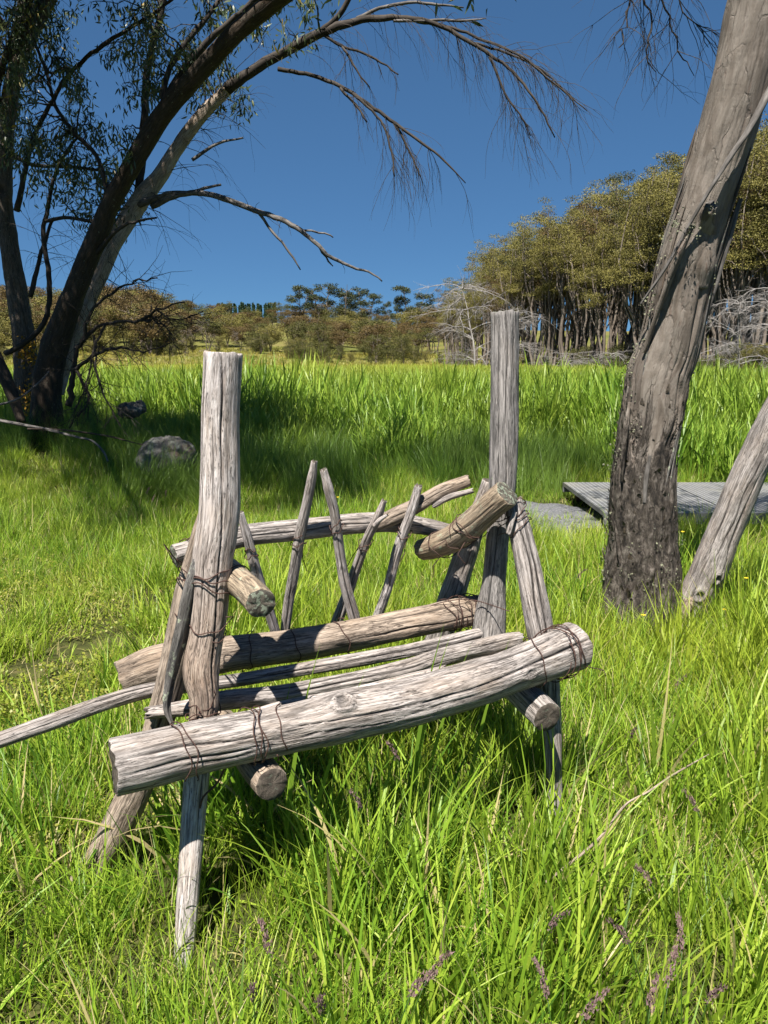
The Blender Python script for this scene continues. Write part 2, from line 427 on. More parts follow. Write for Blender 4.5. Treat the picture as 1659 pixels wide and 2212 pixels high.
def build_terrain():
    ys = np.concatenate([np.linspace(-25, -2, 10), np.linspace(-1.5, 20, 87), np.linspace(21, 70, 50), np.geomspace(72, 1500, 60)])
    us = np.linspace(-1, 1, 141)
    V = []
    for y in ys:
        w = 30 + max(y, 0) * 1.3
        x = np.sign(us) * np.abs(us) ** 1.6 * w
        V.append(np.stack([x, np.full_like(x, y), gz(x, np.full_like(x, y))], -1))
    V = np.array(V); a, b = V.shape[:2]
    i = np.arange(a - 1)[:, None]; j = np.arange(b - 1)[None, :]
    Q = np.stack([i * b + j, i * b + j + 1, (i + 1) * b + j + 1, (i + 1) * b + j], -1).reshape(-1, 4)
    me = make_mesh('ground', V.reshape(-1, 3), [Q])
    m, nt, out = new_mat('meadow_soil')
    tc = nd(nt, 'ShaderNodeTexCoord')
    n1 = noise(nt, tc.outputs['Object'], 9, 8, 0.7); n2 = noise(nt, tc.outputs['Object'], 0.12, 4)
    near = ramp(nt, n1, [(0.3, (0.02, 0.022, 0.008)), (0.55, (0.05, 0.055, 0.016)), (0.75, (0.13, 0.10, 0.05))]).outputs[0]
    far = ramp(nt, n2, [(0.35, (0.085, 0.10, 0.022)), (0.55, (0.14, 0.13, 0.036)), (0.7, (0.16, 0.125, 0.055))]).outputs[0]
    g = nd(nt, 'ShaderNodeSeparateXYZ'); nt.links.new(tc.outputs['Object'], g.inputs[0])
    mr = nd(nt, 'ShaderNodeMapRange'); mr.inputs[1].default_value = 35; mr.inputs[2].default_value = 65
    nt.links.new(g.outputs[1], mr.inputs[0])
    far = mixc(nt, mth(nt, 'MULTIPLY', n1, 0.35), far, (0.09, 0.08, 0.03))
    c = mixc(nt, mr.outputs[0], near, far)
    b = nd(nt, 'ShaderNodeBsdfPrincipled'); nt.links.new(c, b.inputs['Base Color']); b.inputs['Roughness'].default_value = 0.95
    b.inputs['Specular IOR Level'].default_value = 0.1
    nt.links.new(b.outputs[0], out.inputs[0])
    o = add_obj('ground', me, m)
    tag(o, kind='structure')
build_terrain()

# ------------------------------------------------------------------ logs
def log(name, P, R, mat, parent, seed=0, sides=56, step=0.018, ends=('end', 'end'), lump=0.05, groove=0.012,
        cracks=(), knots=(), oval=None, flare=None, chip=0.0, taper_tip=False):
    sides = int(sides * 1.7)
    P, R = spline(P, R, step)
    m = len(P)
    T, N, B = frames(P)
    L = np.concatenate([[0], np.cumsum(np.linalg.norm(np.diff(P, axis=0), axis=1))])
    v = L / L[-1]
    th = np.arange(sides) / sides * 2 * PI
    c, s = np.cos(th), np.sin(th)
    CC = np.tile(c, (m, 1)); SS = np.tile(s, (m, 1)); LL = np.repeat(L[:, None], sides, 1); VV = np.repeat(v[:, None], sides, 1)
    TH = np.tile(th, (m, 1))
    rr = np.repeat(R[:, None], sides, 1)
    q = np.stack([CC * 1.1 + seed * 5.3, SS * 1.1, LL * 4.0], -1)
    k = 1 + lump * 1.6 * fbm(q, seed, 3)
    q2 = np.stack([CC * 5.5 + seed, SS * 5.5, LL * 2.2], -1)
    k = k + groove * 1.1 * fbm(q2, seed + 5, 2)
    q3 = np.stack([CC * 13 + seed, SS * 13, LL * 4.0], -1)
    k = k - groove * 1.6 * np.clip(vnoise(q3, seed + 9) - 0.25, 0, 1)
    # angle that faces the photographer's side; 4.7 in the lists below means 'facing', more is up / right
    wv = CAM - P; ang0 = np.arctan2((wv * B).sum(1), (wv * N).sum(1))
    tang = -np.sin(ang0)[:, None] * N + np.cos(ang0)[:, None] * B
    ref = np.array([1.0, 0, 0]) if abs(T[m // 2, 2]) > 0.7 else np.array([0, 0, 1.0])
    sgn = 1.0 if (tang[m // 2] @ ref) > 0 else -1.0
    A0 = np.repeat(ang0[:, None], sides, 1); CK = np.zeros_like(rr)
    for (a0, a1, v0, v1, w, dep) in cracks:
        a0, a1 = sgn * (a0 - 4.7) + A0, sgn * (a1 - 4.7) + A0
        ac = a0 + (a1 - a0) * (VV - v0) / max(1e-6, v1 - v0) + 0.16 * vnoise(np.stack([LL * 7 + seed, 0 * LL, 0 * LL + v0 * 9], -1), 3)
        da = (TH - ac + PI) % (2 * PI) - PI
        fade = sstep(v0 - 0.03, v0 + 0.06, VV) * (1 - sstep(v1 - 0.06, v1 + 0.03, VV))
        w = max(w * 0.75, 1.15 * 2 * PI / sides) * (0.75 + 0.6 * vnoise(np.stack([LL * 5, 0 * LL + a0 * 0 + seed, 0 * LL], -1), 8))
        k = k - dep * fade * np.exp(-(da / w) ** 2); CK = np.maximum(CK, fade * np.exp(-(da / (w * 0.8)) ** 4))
    for (kv, ka, kr, kh) in knots:
        da = ((TH - (sgn * (ka - 4.7) + A0) + PI) % (2 * PI) - PI) * rr
        dl = LL - kv * L[-1]
        d = np.sqrt(da ** 2 + (dl * 0.85) ** 2) / kr
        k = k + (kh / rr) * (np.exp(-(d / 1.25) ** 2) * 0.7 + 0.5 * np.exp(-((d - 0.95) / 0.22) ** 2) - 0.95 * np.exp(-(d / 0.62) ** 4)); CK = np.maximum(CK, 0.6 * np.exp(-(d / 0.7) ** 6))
    if flare:
        k = k + flare[0] * np.exp(-(LL / flare[1])) * (1 + 0.5 * vnoise(np.stack([CC * 1.5, SS * 1.5, LL * 2], -1), seed + 31))
    if oval: k = k * (1 + oval[0] * np.cos(2 * (TH - oval[1])))
    rr = rr * k
    ev = 0.0
    V = P[:, None, :] + (N[:, None, :] * c[None, :, None] + B[:, None, :] * s[None, :, None]) * rr[..., None]
    if chip:
        for e, sg in ((0, -1), (m - 1, 1)):
            jag = chip * vnoise(np.stack([c * 3 + seed, s * 3, 0 * c + e], -1), seed + 2)
            V[e] += T[e][None, :] * (sg * jag)[:, None]
    G = np.stack([CC * rr, SS * rr, LL + seed * 2.13], -1)
    i = np.arange(m - 1)[:, None]; j = np.arange(sides)[None, :]; j2 = (j + 1) % sides
    Q = np.stack([i * sides + j, i * sides + j2, (i + 1) * sides + j2, (i + 1) * sides + j], -1).reshape(-1, 4)
    VV_ = [V.reshape(-1, 3)]; GG = [G.reshape(-1, 3)]; KK = [CK.ravel()]; QQ = [Q]; TT = []; n = m * sides
    mq = [np.zeros(len(Q), int)]; mt = []
    for ei, (e, sg) in enumerate(((0, -1), (m - 1, 1))):
        prev = e * sides + np.arange(sides)
        for (f, o) in ((0.965, 0.0025), (0.55, 0.003), (0.2, 0.0025)):
            ring = P[e] + (V[e] - P[e]) * f + T[e] * sg * (o + 0.0015 * vnoise(np.stack([c * 4 * f, s * 4 * f, 0 * c + seed], -1), 4))[:, None]
            if f < 0.9: ring = ring
            g = G[e] * np.array([f, f, 1])
            idx = n + np.arange(sides); n += sides
            VV_.append(ring); GG.append(g); KK.append(np.zeros(sides))
            a, b2 = prev, np.roll(prev, -1); c2, d2 = np.roll(idx, -1), idx
            qd = np.stack([b2, a, d2, c2], -1) if sg < 0 else np.stack([a, b2, c2, d2], -1)
            QQ.append(qd); mq.append(np.full(len(qd), 0 if f > 0.9 else ei + 1))
            prev = idx
        VV_.append((P[e] + T[e] * sg * 0.002)[None]); GG.append(np.array([[0, 0, L[e]]])); KK.append(np.zeros(1))
        a, b2 = prev, np.roll(prev, -1)
        tri = np.stack([np.full(sides, n), b2, a], -1) if sg < 0 else np.stack([np.full(sides, n), a, b2], -1)
        TT.append(tri); mt.append(np.full(sides, ei + 1)); n += 1
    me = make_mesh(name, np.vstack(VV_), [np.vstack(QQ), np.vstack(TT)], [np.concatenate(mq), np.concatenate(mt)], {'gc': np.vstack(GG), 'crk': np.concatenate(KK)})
    o = add_obj(name, me, [M[mat], M[ends[0]], M[ends[1]]], parent)
    return o, P, R

def wire_loop(P, R, v, turns, parent, seed, slant=0.0, gap=0.004, thick=0.0018, squash=None, extra=0.0, tail=True, ext=None):
    """a wire wound round a log at fraction v; ext: a second point (and radius) the loop also encloses"""
    L = np.concatenate([[0], np.cumsum(np.linalg.norm(np.diff(P, axis=0), axis=1))]); L /= L[-1]
    i = int(np.searchsorted(L, v)); i = min(max(i, 1), len(P) - 2)
    t = P[i + 1] - P[i - 1]; t /= np.linalg.norm(t)
    a = np.array([0, 0, 1.0]) if abs(t[2]) < 0.8 else np.array([0, -1.0, 0])
    n = a - t * np.dot(a, t); n /= np.linalg.norm(n); b = np.cross(t, n)
    rng = np.random.default_rng(seed)
    m = int(40 * turns)
    ph = np.linspace(0, 2 * PI * turns, m) + rng.uniform(0, 6)
    r = R[i] * 1.06 + gap + 0.004 * np.sin(ph * 0.37 + seed)
    off = slant * np.cos(ph + seed) + np.linspace(-0.012, 0.012, m) * turns + 0.006 * np.sin(ph * 2.3 + seed) + 0.004 * np.sin(ph * 5.1 + seed * 2)
    Q = P[i] + n * (np.cos(ph) * r)[:, None] + b * (np.sin(ph) * r)[:, None] + t * off[:, None]
    if ext is not None:
        e, er = np.asarray(ext[0], float), ext[1]
        d = e - P[i]; d = d - t * np.dot(d, t); dl = np.linalg.norm(d); d /= dl
        side = ((Q - P[i]) @ d)
        far = side > 0
        Q[far] += d * ((dl + er - r[far]) * (side[far] / r[far]) ** 0.7)[:, None]
    if tail:
        e = Q[-1] + (Q[-1] - P[i]) * 0.5 + t * 0.03; e2 = e + np.array([rng.uniform(-.03, .03), -0.02, rng.uniform(-.05, .02)])
        Q = np.vstack([Q, e, e2])
    tb = Tubes(); tb.add(Q, np.full(len(Q), thick), 5)
    return add_obj('wire_binding', tb.mesh('wire_binding'), M['wire'], parent)

def wire_path(pts, parent, thick=0.0018):
    Pp, Rr = spline(np.array(pts), np.full(len(pts), thick), 0.012)
    tb = Tubes(); tb.add(Pp, Rr, 5)
    return add_obj('wire_binding', tb.mesh('wire_binding'), M['wire'], parent)

# ------------------------------------------------------------------ bench
def build_bench():
    B = empty('log_bench', (0.0, 2.2, 0.0), 'rustic bench of weathered grey logs bound with rusty wire, standing in the grass', 'bench')
    # front seat log
    P, R = line([(247, 1657, 1.73, 120), (330, 1638, 1.77, 120), (395, 1622, 1.81, 117), (470, 1605, 1.85, 112), (610, 1577, 1.93, 104), (742, 1547, 2.005, 108), (875, 1520, 2.085, 104),
                 (955, 1497, 2.14, 100), (1040, 1472, 2.21, 100), (1087, 1457, 2.25, 92), (1187, 1418, 2.36, 98), (1240, 1396, 2.43, 104)])
    fl, FP, FR = log('seat_log', P, R, 'wood', B, 1, 80, 0.012, ('end', 'end'), 0.035, 0.014,
                     cracks=[(4.9, 4.55, 0.02, 0.55, 0.05, 0.14), (4.55, 4.75, 0.5, 1.0, 0.05, 0.14), (4.35, 4.3, 0.0, 0.42, 0.04, 0.08), (4.1, 4.2, 0.1, 0.7, 0.035, 0.06),
                             (5.6, 5.5, 0.55, 0.95, 0.035, 0.06), (5.95, 5.9, 0.05, 0.5, 0.03, 0.05)],
                     knots=[(0.405, 5.2, 0.024, 0.019), (0.82, 4.3, 0.018, 0.008)], chip=0.006)
    fl['label'] = 'thick grey front seat log with a round knot and long cracks'
    # knot heart
    # back seat log
    P, R = line([(262, 1466, 2.29, 74), (340, 1437, 2.33, 86), (420, 1423, 2.38, 84), (520, 1408, 2.44, 74), (640, 1393, 2.52, 70), (760, 1372, 2.60, 68), (900, 1344, 2.70, 66), (1000, 1322, 2.78, 64), (1060, 1312, 2.83, 58)])
    bl, BP, BR = log('seat_log', P, R, 'wood_tan', B, 2, 64, 0.014, ('end', 'bark_dark'), 0.05, 0.02,
                     cracks=[(5.0, 5.3, 0.25, 0.6, 0.05, 0.1), (4.5, 4.2, 0.6, 0.98, 0.05, 0.12), (5.5, 5.2, 0.5, 0.9, 0.04, 0.08)], chip=0.008)
    bl['label'] = 'warm brown rear seat log'
    # slats
    P, R = line([(-70, 1622, 1.86, 34), (0, 1598, 1.90, 33), (120, 1556, 1.98, 33), (240, 1514, 2.08, 32), (345, 1488, 2.19, 30), (480, 1474, 2.235, 28), (640, 1449, 2.35, 28), (800, 1420, 2.47, 30), (930, 1395, 2.57, 28), (1050, 1364, 2.70, 24)])
    sl, SP, SR = log('seat_pole', P, R, 'wood', B, 3, 40, 0.014, ('end', 'end'), 0.07, 0.03, cracks=[(4.6, 4.9, 0.4, 1.0, 0.10, 0.2), (5.4, 5.2, 0.0, 0.45, 0.08, 0.16)], chip=0.012)
    sl['label'] = 'long thin seat pole reaching out past the left side of the bench'
    P, R = line([(320, 1540, 2.06, 24), (420, 1528, 2.09, 34), (480, 1514, 2.13, 40), (610, 1499, 2.21, 41), (742, 1474, 2.31, 37), (875, 1446, 2.42, 40), (955, 1420, 2.50, 38), (1087, 1388, 2.62, 36), (1125, 1379, 2.65, 28)])
    log('seat_pole', P, R, 'wood', B, 4, 44, 0.014, ('end', 'end'), 0.08, 0.03, cracks=[(4.7, 4.9, 0.3, 1.0, 0.09, 0.2), (5.3, 5.5, 0.2, 0.8, 0.06, 0.12)], chip=0.015)
    P, R = line([(540, 1548, 2.08, 28), (620, 1526, 2.13, 30), (742, 1503, 2.20, 30), (860, 1474, 2.29, 28), (960, 1448, 2.38, 22)])
    log('seat_pole', P, R, 'wood_pale', B, 5, 40, 0.014, ('end', 'end'), 0.08, 0.03, cracks=[(5.0, 5.1, 0.1, 0.9, 0.08, 0.15)], chip=0.015)
    # left tall post and front leg in one pole
    P, R = line([(398, 2120, 1.735, 46), (400, 2040, 1.76, 46), (408, 1900, 1.82, 49), (418, 1760, 1.89, 52), (430, 1620, 1.945, 56), (439, 1549, 1.975, 59), (441, 1510, 1.985, 63), (434, 1445, 2.005, 78), (446, 1368, 2.02, 74), (453, 1308, 2.03, 78), (457, 1219, 2.045, 87), (466, 1160, 2.055, 89), (473, 1100, 2.065, 88),
                 (475, 1011, 2.08, 85), (475, 892, 2.095, 83), (483, 765, 2.11, 83)])
    lp, LP, LR = log('post', P, R, 'post_wood', B, 6, 72, 0.014, ('end', 'wood_pale'), 0.03, 0.012,
                     cracks=[(5.35, 4.55, 0.42, 1.02, 0.055, 0.22), (4.2, 4.4, 0.5, 0.9, 0.03, 0.07), (3.6, 3.7, 0.6, 1.0, 0.035, 0.07), (5.2, 5.0, 0.22, 0.5, 0.05, 0.08)], chip=0.004)
    lp['label'] = 'tall bleached left post with a long drying crack'
    # left diagonal leg behind
    P, R = line([(120, 1990, 2.06, 60), (200, 1880, 2.09, 68), (262, 1770, 2.11, 72), (318, 1650, 2.12, 66), (350, 1540, 2.13, 62), (382, 1420, 2.14, 66), (405, 1290, 2.15, 60), (435, 1170, 2.16, 52), (462, 1080, 2.17, 44)])
    dl, DP, DR = log('leg', P, R, 'wood_tan', B, 7, 56, 0.014, ('end', 'end'), 0.04, 0.018, cracks=[(4.6, 4.9, 0.1, 0.9, 0.06, 0.12), (5.4, 5.6, 0.3, 0.8, 0.05, 0.1)])
    # hanging strip of loose bark
    P, R = line([(432, 1190, 2.03, 22), (420, 1240, 2.02, 34), (406, 1300, 2.01, 36), (391, 1370, 2.0, 34), (376, 1430, 2.0, 28), (364, 1490, 1.99, 19), (361, 1530, 1.98, 13), (372, 1566, 1.97, 6)])
    log('bark_strip', P, R, 'bark_dark', B, 8, 26, 0.012, ('bark_dark', 'bark_dark'), 0.16, 0.06, oval=(0.35, 0.4))
    # right tall post
    P, R = line([(1053, 1428, 2.71, 76), (1055, 1390, 2.71, 74), (1058, 1340, 2.72, 68), (1068, 1240, 2.73, 50), (1078, 1130, 2.74, 48), (1086, 1040, 2.75, 58), (1089, 940, 2.755, 62), (1090, 800, 2.76, 62), (1091, 675, 2.77, 62)])
    rp, RP, RR_ = log('post', P, R, 'wood_stained', B, 9, 64, 0.016, ('end', 'end_lichen'), 0.03, 0.016,
                      cracks=[(4.9, 4.75, 0.45, 1.02, 0.06, 0.2), (4.3, 4.2, 0.5, 0.98, 0.04, 0.09), (5.5, 5.4, 0.6, 1.0, 0.035, 0.08), (4.6, 4.7, 0.1, 0.5, 0.06, 0.12)], chip=0.005)
    rp['label'] = 'tall grey right post with a streaked dark crack'
    # right diagonal front leg
    P, R = line([(1201, 1840, 2.36, 32), (1199, 1760, 2.39, 33), (1195, 1650, 2.42, 36), (1190, 1540, 2.46, 44), (1176, 1420, 2.50, 56), (1160, 1330, 2.53, 58), (1143, 1240, 2.57, 54), (1124, 1150, 2.61, 50), (1108, 1084, 2.65, 40)])
    rl, RLP, RLR = log('leg', P, R, 'wood', B, 10, 52, 0.014, ('end', 'end'), 0.04, 0.02, cracks=[(4.7, 4.9, 0.35, 0.95, 0.07, 0.15), (5.4, 5.2, 0.4, 0.9, 0.05, 0.1), (4.2, 4.4, 0.3, 0.6, 0.1, 0.2)], chip=0.02)
    # right rear leg
    P, R = line([(885, 1590, 3.0, 56), (930, 1440, 2.97, 56), (966, 1320, 2.95, 56), (1000, 1215, 2.92, 50), (1030, 1125, 2.90, 42), (1058, 1040, 2.88, 34)])
    log('leg', P, R, 'wood', B, 11, 48, 0.016, ('end', 'end'), 0.04, 0.018, cracks=[(4.8, 4.9, 0.2, 0.9, 0.06, 0.12)])
    # back rail with its fork
    P, R = line([(377, 1200, 2.36, 50), (450, 1180, 2.42, 48), (530, 1156, 2.49, 47), (620, 1146, 2.58, 47), (700, 1138, 2.66, 46), (780, 1130, 2.75, 46), (850, 1128, 2.82, 44), (920, 1138, 2.88, 36), (985, 1152, 2.93, 32)])
    ra, RAP, RAR = log('back_rail', P, R, 'wood', B, 12, 52, 0.014, ('end_lichen', 'end'), 0.04, 0.018, cracks=[(4.6, 4.8, 0.1, 0.9, 0.05, 0.1), (5.3, 5.2, 0.2, 0.8, 0.05, 0.1)], chip=0.003)
    P, R = line([(800, 1140, 2.75, 24), (850, 1116, 2.76, 36), (900, 1092, 2.76, 34), (950, 1062, 2.76, 31), (1012, 1038, 2.76, 26)])
    fk, _, _ = log('rail_fork', P, R, 'wood_tan', ra, 13, 40, 0.012, ('end', 'end'), 0.05, 0.02, cracks=[(4.7, 4.8, 0.2, 1.0, 0.06, 0.15)], chip=0.006)
    P, R = line([(938, 1092, 2.75, 12), (970, 1074, 2.74, 14), (1019, 1060, 2.735, 11)])
    log('rail_stub', P, R, 'wood', ra, 14, 24, 0.012, ('end', 'end'), 0.1, 0.03, chip=0.006)
    # backrest sticks
    sticks = [
        [(518, 1108, 2.44, 16), (536, 1170, 2.46, 20), (556, 1245, 2.50, 22), (580, 1320, 2.55, 22), (604, 1395, 2.60, 20)],
        [(678, 998, 2.52, 14), (672, 1036, 2.53, 20), (661, 1095, 2.545, 20), (647, 1160, 2.56, 22), (634, 1240, 2.59, 24), (622, 1310, 2.62, 24), (613, 1390, 2.65, 22)],
        [(699, 1015, 2.54, 15), (711, 1060, 2.55, 20), (724, 1115, 2.57, 20), (734, 1190, 2.60, 21), (745, 1260, 2.63, 23), (764, 1330, 2.66, 24), (780, 1385, 2.68, 22)],
        [(829, 1082, 2.66, 13), (814, 1120, 2.67, 20), (792, 1165, 2.70, 20), (768, 1230, 2.74, 21), (748, 1290, 2.77, 22), (715, 1375, 2.80, 22)],
        [(904, 1050, 2.72, 17), (892, 1095, 2.73, 21), (876, 1140, 2.745, 21), (856, 1200, 2.77, 22), (836, 1275, 2.80, 20), (806, 1360, 2.84, 20)]]
    SK = []
    for i, s in enumerate(sticks):
        P, R = line(s)
        o, sp, sr = log('backrest_stick', P, R, 'wood' if i % 2 else 'wood_pale', B, 20 + i, 28, 0.012, ('end', 'end'), 0.09, 0.03,
                        cracks=[(4.6, 4.9, 0.1, 0.9, 0.12, 0.18)], knots=[(0.33 + 0.1 * i, 4.6, 0.008, 0.004)], chip=0.006)
        SK.append((sp, sr, o))
    P, R = line([(808, 1135, 2.66, 9), (822, 1122, 2.64, 9), (836, 1113, 2.62, 6)])
    log('twig_stub', P, R, 'wood_pale', SK[3][2], 27, 14, 0.01, ('end', 'end'), 0.1, 0.03)
    # arm rests
    P, R = line([(563, 1302, 1.88, 66), (545, 1282, 1.95, 65), (505, 1248, 2.10, 62), (470, 1216, 2.28, 60), (440, 1192, 2.44, 56)])
    la, LAP, LAR = log('arm_rest', P, R, 'wood_lichen', B, 15, 60, 0.012, ('end_lichen', 'end'), 0.04, 0.014, cracks=[(4.9, 5.0, 0.0, 0.6, 0.05, 0.08)], chip=0.003)
    P, R = line([(1094, 1066, 2.57, 64), (1065, 1090, 2.60, 62), (1020, 1132, 2.66, 60), (975, 1166, 2.73, 56), (935, 1182, 2.80, 50), (912, 1188, 2.84, 44)])
    rar, RARP, RARR = log('arm_rest', P, R, 'wood_lichen', B, 16, 60, 0.012, ('end_lichen', 'end'), 0.04, 0.014, cracks=[(4.7, 4.9, 0.05, 0.7, 0.05, 0.08)], chip=0.003)
    # stretchers below the seat
    P, R = line([(588, 1693, 1.85, 74), (562, 1662, 1.93, 73), (520, 1608, 2.08, 70), (440, 1520, 2.42, 62)])
    log('stretcher', P, R, 'wood_tan', B, 17, 52, 0.014, ('end', 'end'), 0.03, 0.014, chip=0.002)
    P, R = line([(1182, 1548, 2.24, 66), (1150, 1517, 2.33, 66), (1100, 1472, 2.48, 62), (1010, 1398, 2.80, 56)])
    log('stretcher', P, R, 'wood', B, 18, 52, 0.014, ('end', 'end'), 0.03, 0.014, chip=0.002)
    # wires
    for v, tn, sl_, sd in ((0.625, 2.3, 0.02, 1), (0.632, 1.2, -0.02, 2), (0.545, 1.1, 0.008, 3)):
        wire_loop(LP, LR, v, tn, lp, sd, sl_, ext=(DP[int(len(DP) * 0.80)], 0.035) if v > 0.6 else (DP[int(len(DP) * 0.7)], 0.03))
    wire_loop(LP, LR, 0.405, 2.2, lp, 4, 0.006); wire_loop(LP, LR, 0.39, 1.2, lp, 5, 0.02)
    for v, tn, sd, s_ in ((0.235, 2.1, 6, 0.006), (0.242, 1.0, 7, 0.012), (0.285, 1.0, 8, 0.02), (0.10, 0.55, 9, 0.0), (0.12, 0.5, 10, 0.01)):
        wire_loop(FP, FR, v, tn, fl, sd, s_, tail=(sd == 6))
    for v, tn, sd, s_ in ((0.945, 2.2, 11, 0.012), (0.925, 1.3, 12, 0.015), (0.962, 1.1, 13, 0.01), (0.865, 1.0, 14, 0.025)):
        wire_loop(FP, FR, v, tn, fl, sd, s_, tail=(sd == 11))
    wire_loop(RLP, RLR, 0.58, 2.5, rl, 15, 0.01); wire_loop(RLP, RLR, 0.555, 1.3, rl, 16, 0.02)
    wire_loop(RLP, RLR, 0.94, 2.6, rl, 17, 0.02, ext=(RP[int(len(RP) * 0.47)], 0.04)); wire_loop(RLP, RLR, 0.975, 1.3, rl, 18, 0.02)
    wire_loop(RARP, RARR, 0.42, 2.2, rar, 19, 0.012); wire_loop(RARP, RARR, 0.75, 1.3, rar, 20, 0.02); wire_loop(RARP, RARR, 0.50, 1.0, rar, 21, 0.03)
    wire_loop(LAP, LAR, 0.35, 1.2, la, 22, 0.01)
    for v, sd in ((0.045, 23), (0.06, 24), (0.075, 25)): wire_loop(RAP, RAR, v, 1.5, ra, sd, 0.008, tail=(sd == 25))
    for v, sd in ((0.30, 26), (0.42, 27), (0.55, 28), (0.86, 29), (0.90, 30), (0.93, 31), (0.88, 32)): wire_loop(BP, BR, v, 1.2 if v < 0.8 else 1.8, bl, sd, 0.014, thick=0.0018, tail=(v > 0.9))
    for i, v in ((0, 0.25), (1, 0.40), (2, 0.30), (3, 0.30), (4, 0.30)):
        wire_loop(SK[i][0], SK[i][1], v, 1.7, SK[i][2], 40 + i, 0.008, thick=0.0018, tail=True)
    wire_path([at(473, 1560, 1.86), at(480, 1600, 1.84), at(486, 1650, 1.83), at(470, 1690, 1.85), at(440, 1720, 1.84), at(432, 1745, 1.85)], fl, 0.003)
    wire_path([at(1112, 1110, 2.6), at(1080, 1126, 2.6), at(1040, 1128, 2.62), at(1008, 1140, 2.66)], rar)
    wire_path([at(1100, 1320, 2.58), at(1020, 1296, 2.7), at(960, 1300, 2.72), at(900, 1320, 2.70)], bl, 0.0018)
    P, R = line([(1110, 1108, 2.58, 14), (1104, 1130, 2.57, 14), (1098, 1152, 2.565, 13)])
    log('bark_chip', P, R, 'wood', rl, 44, 18, 0.01, ('end', 'end'), 0.1, 0.03, oval=(0.3, 0), chip=0.004)
    return B
build_bench()

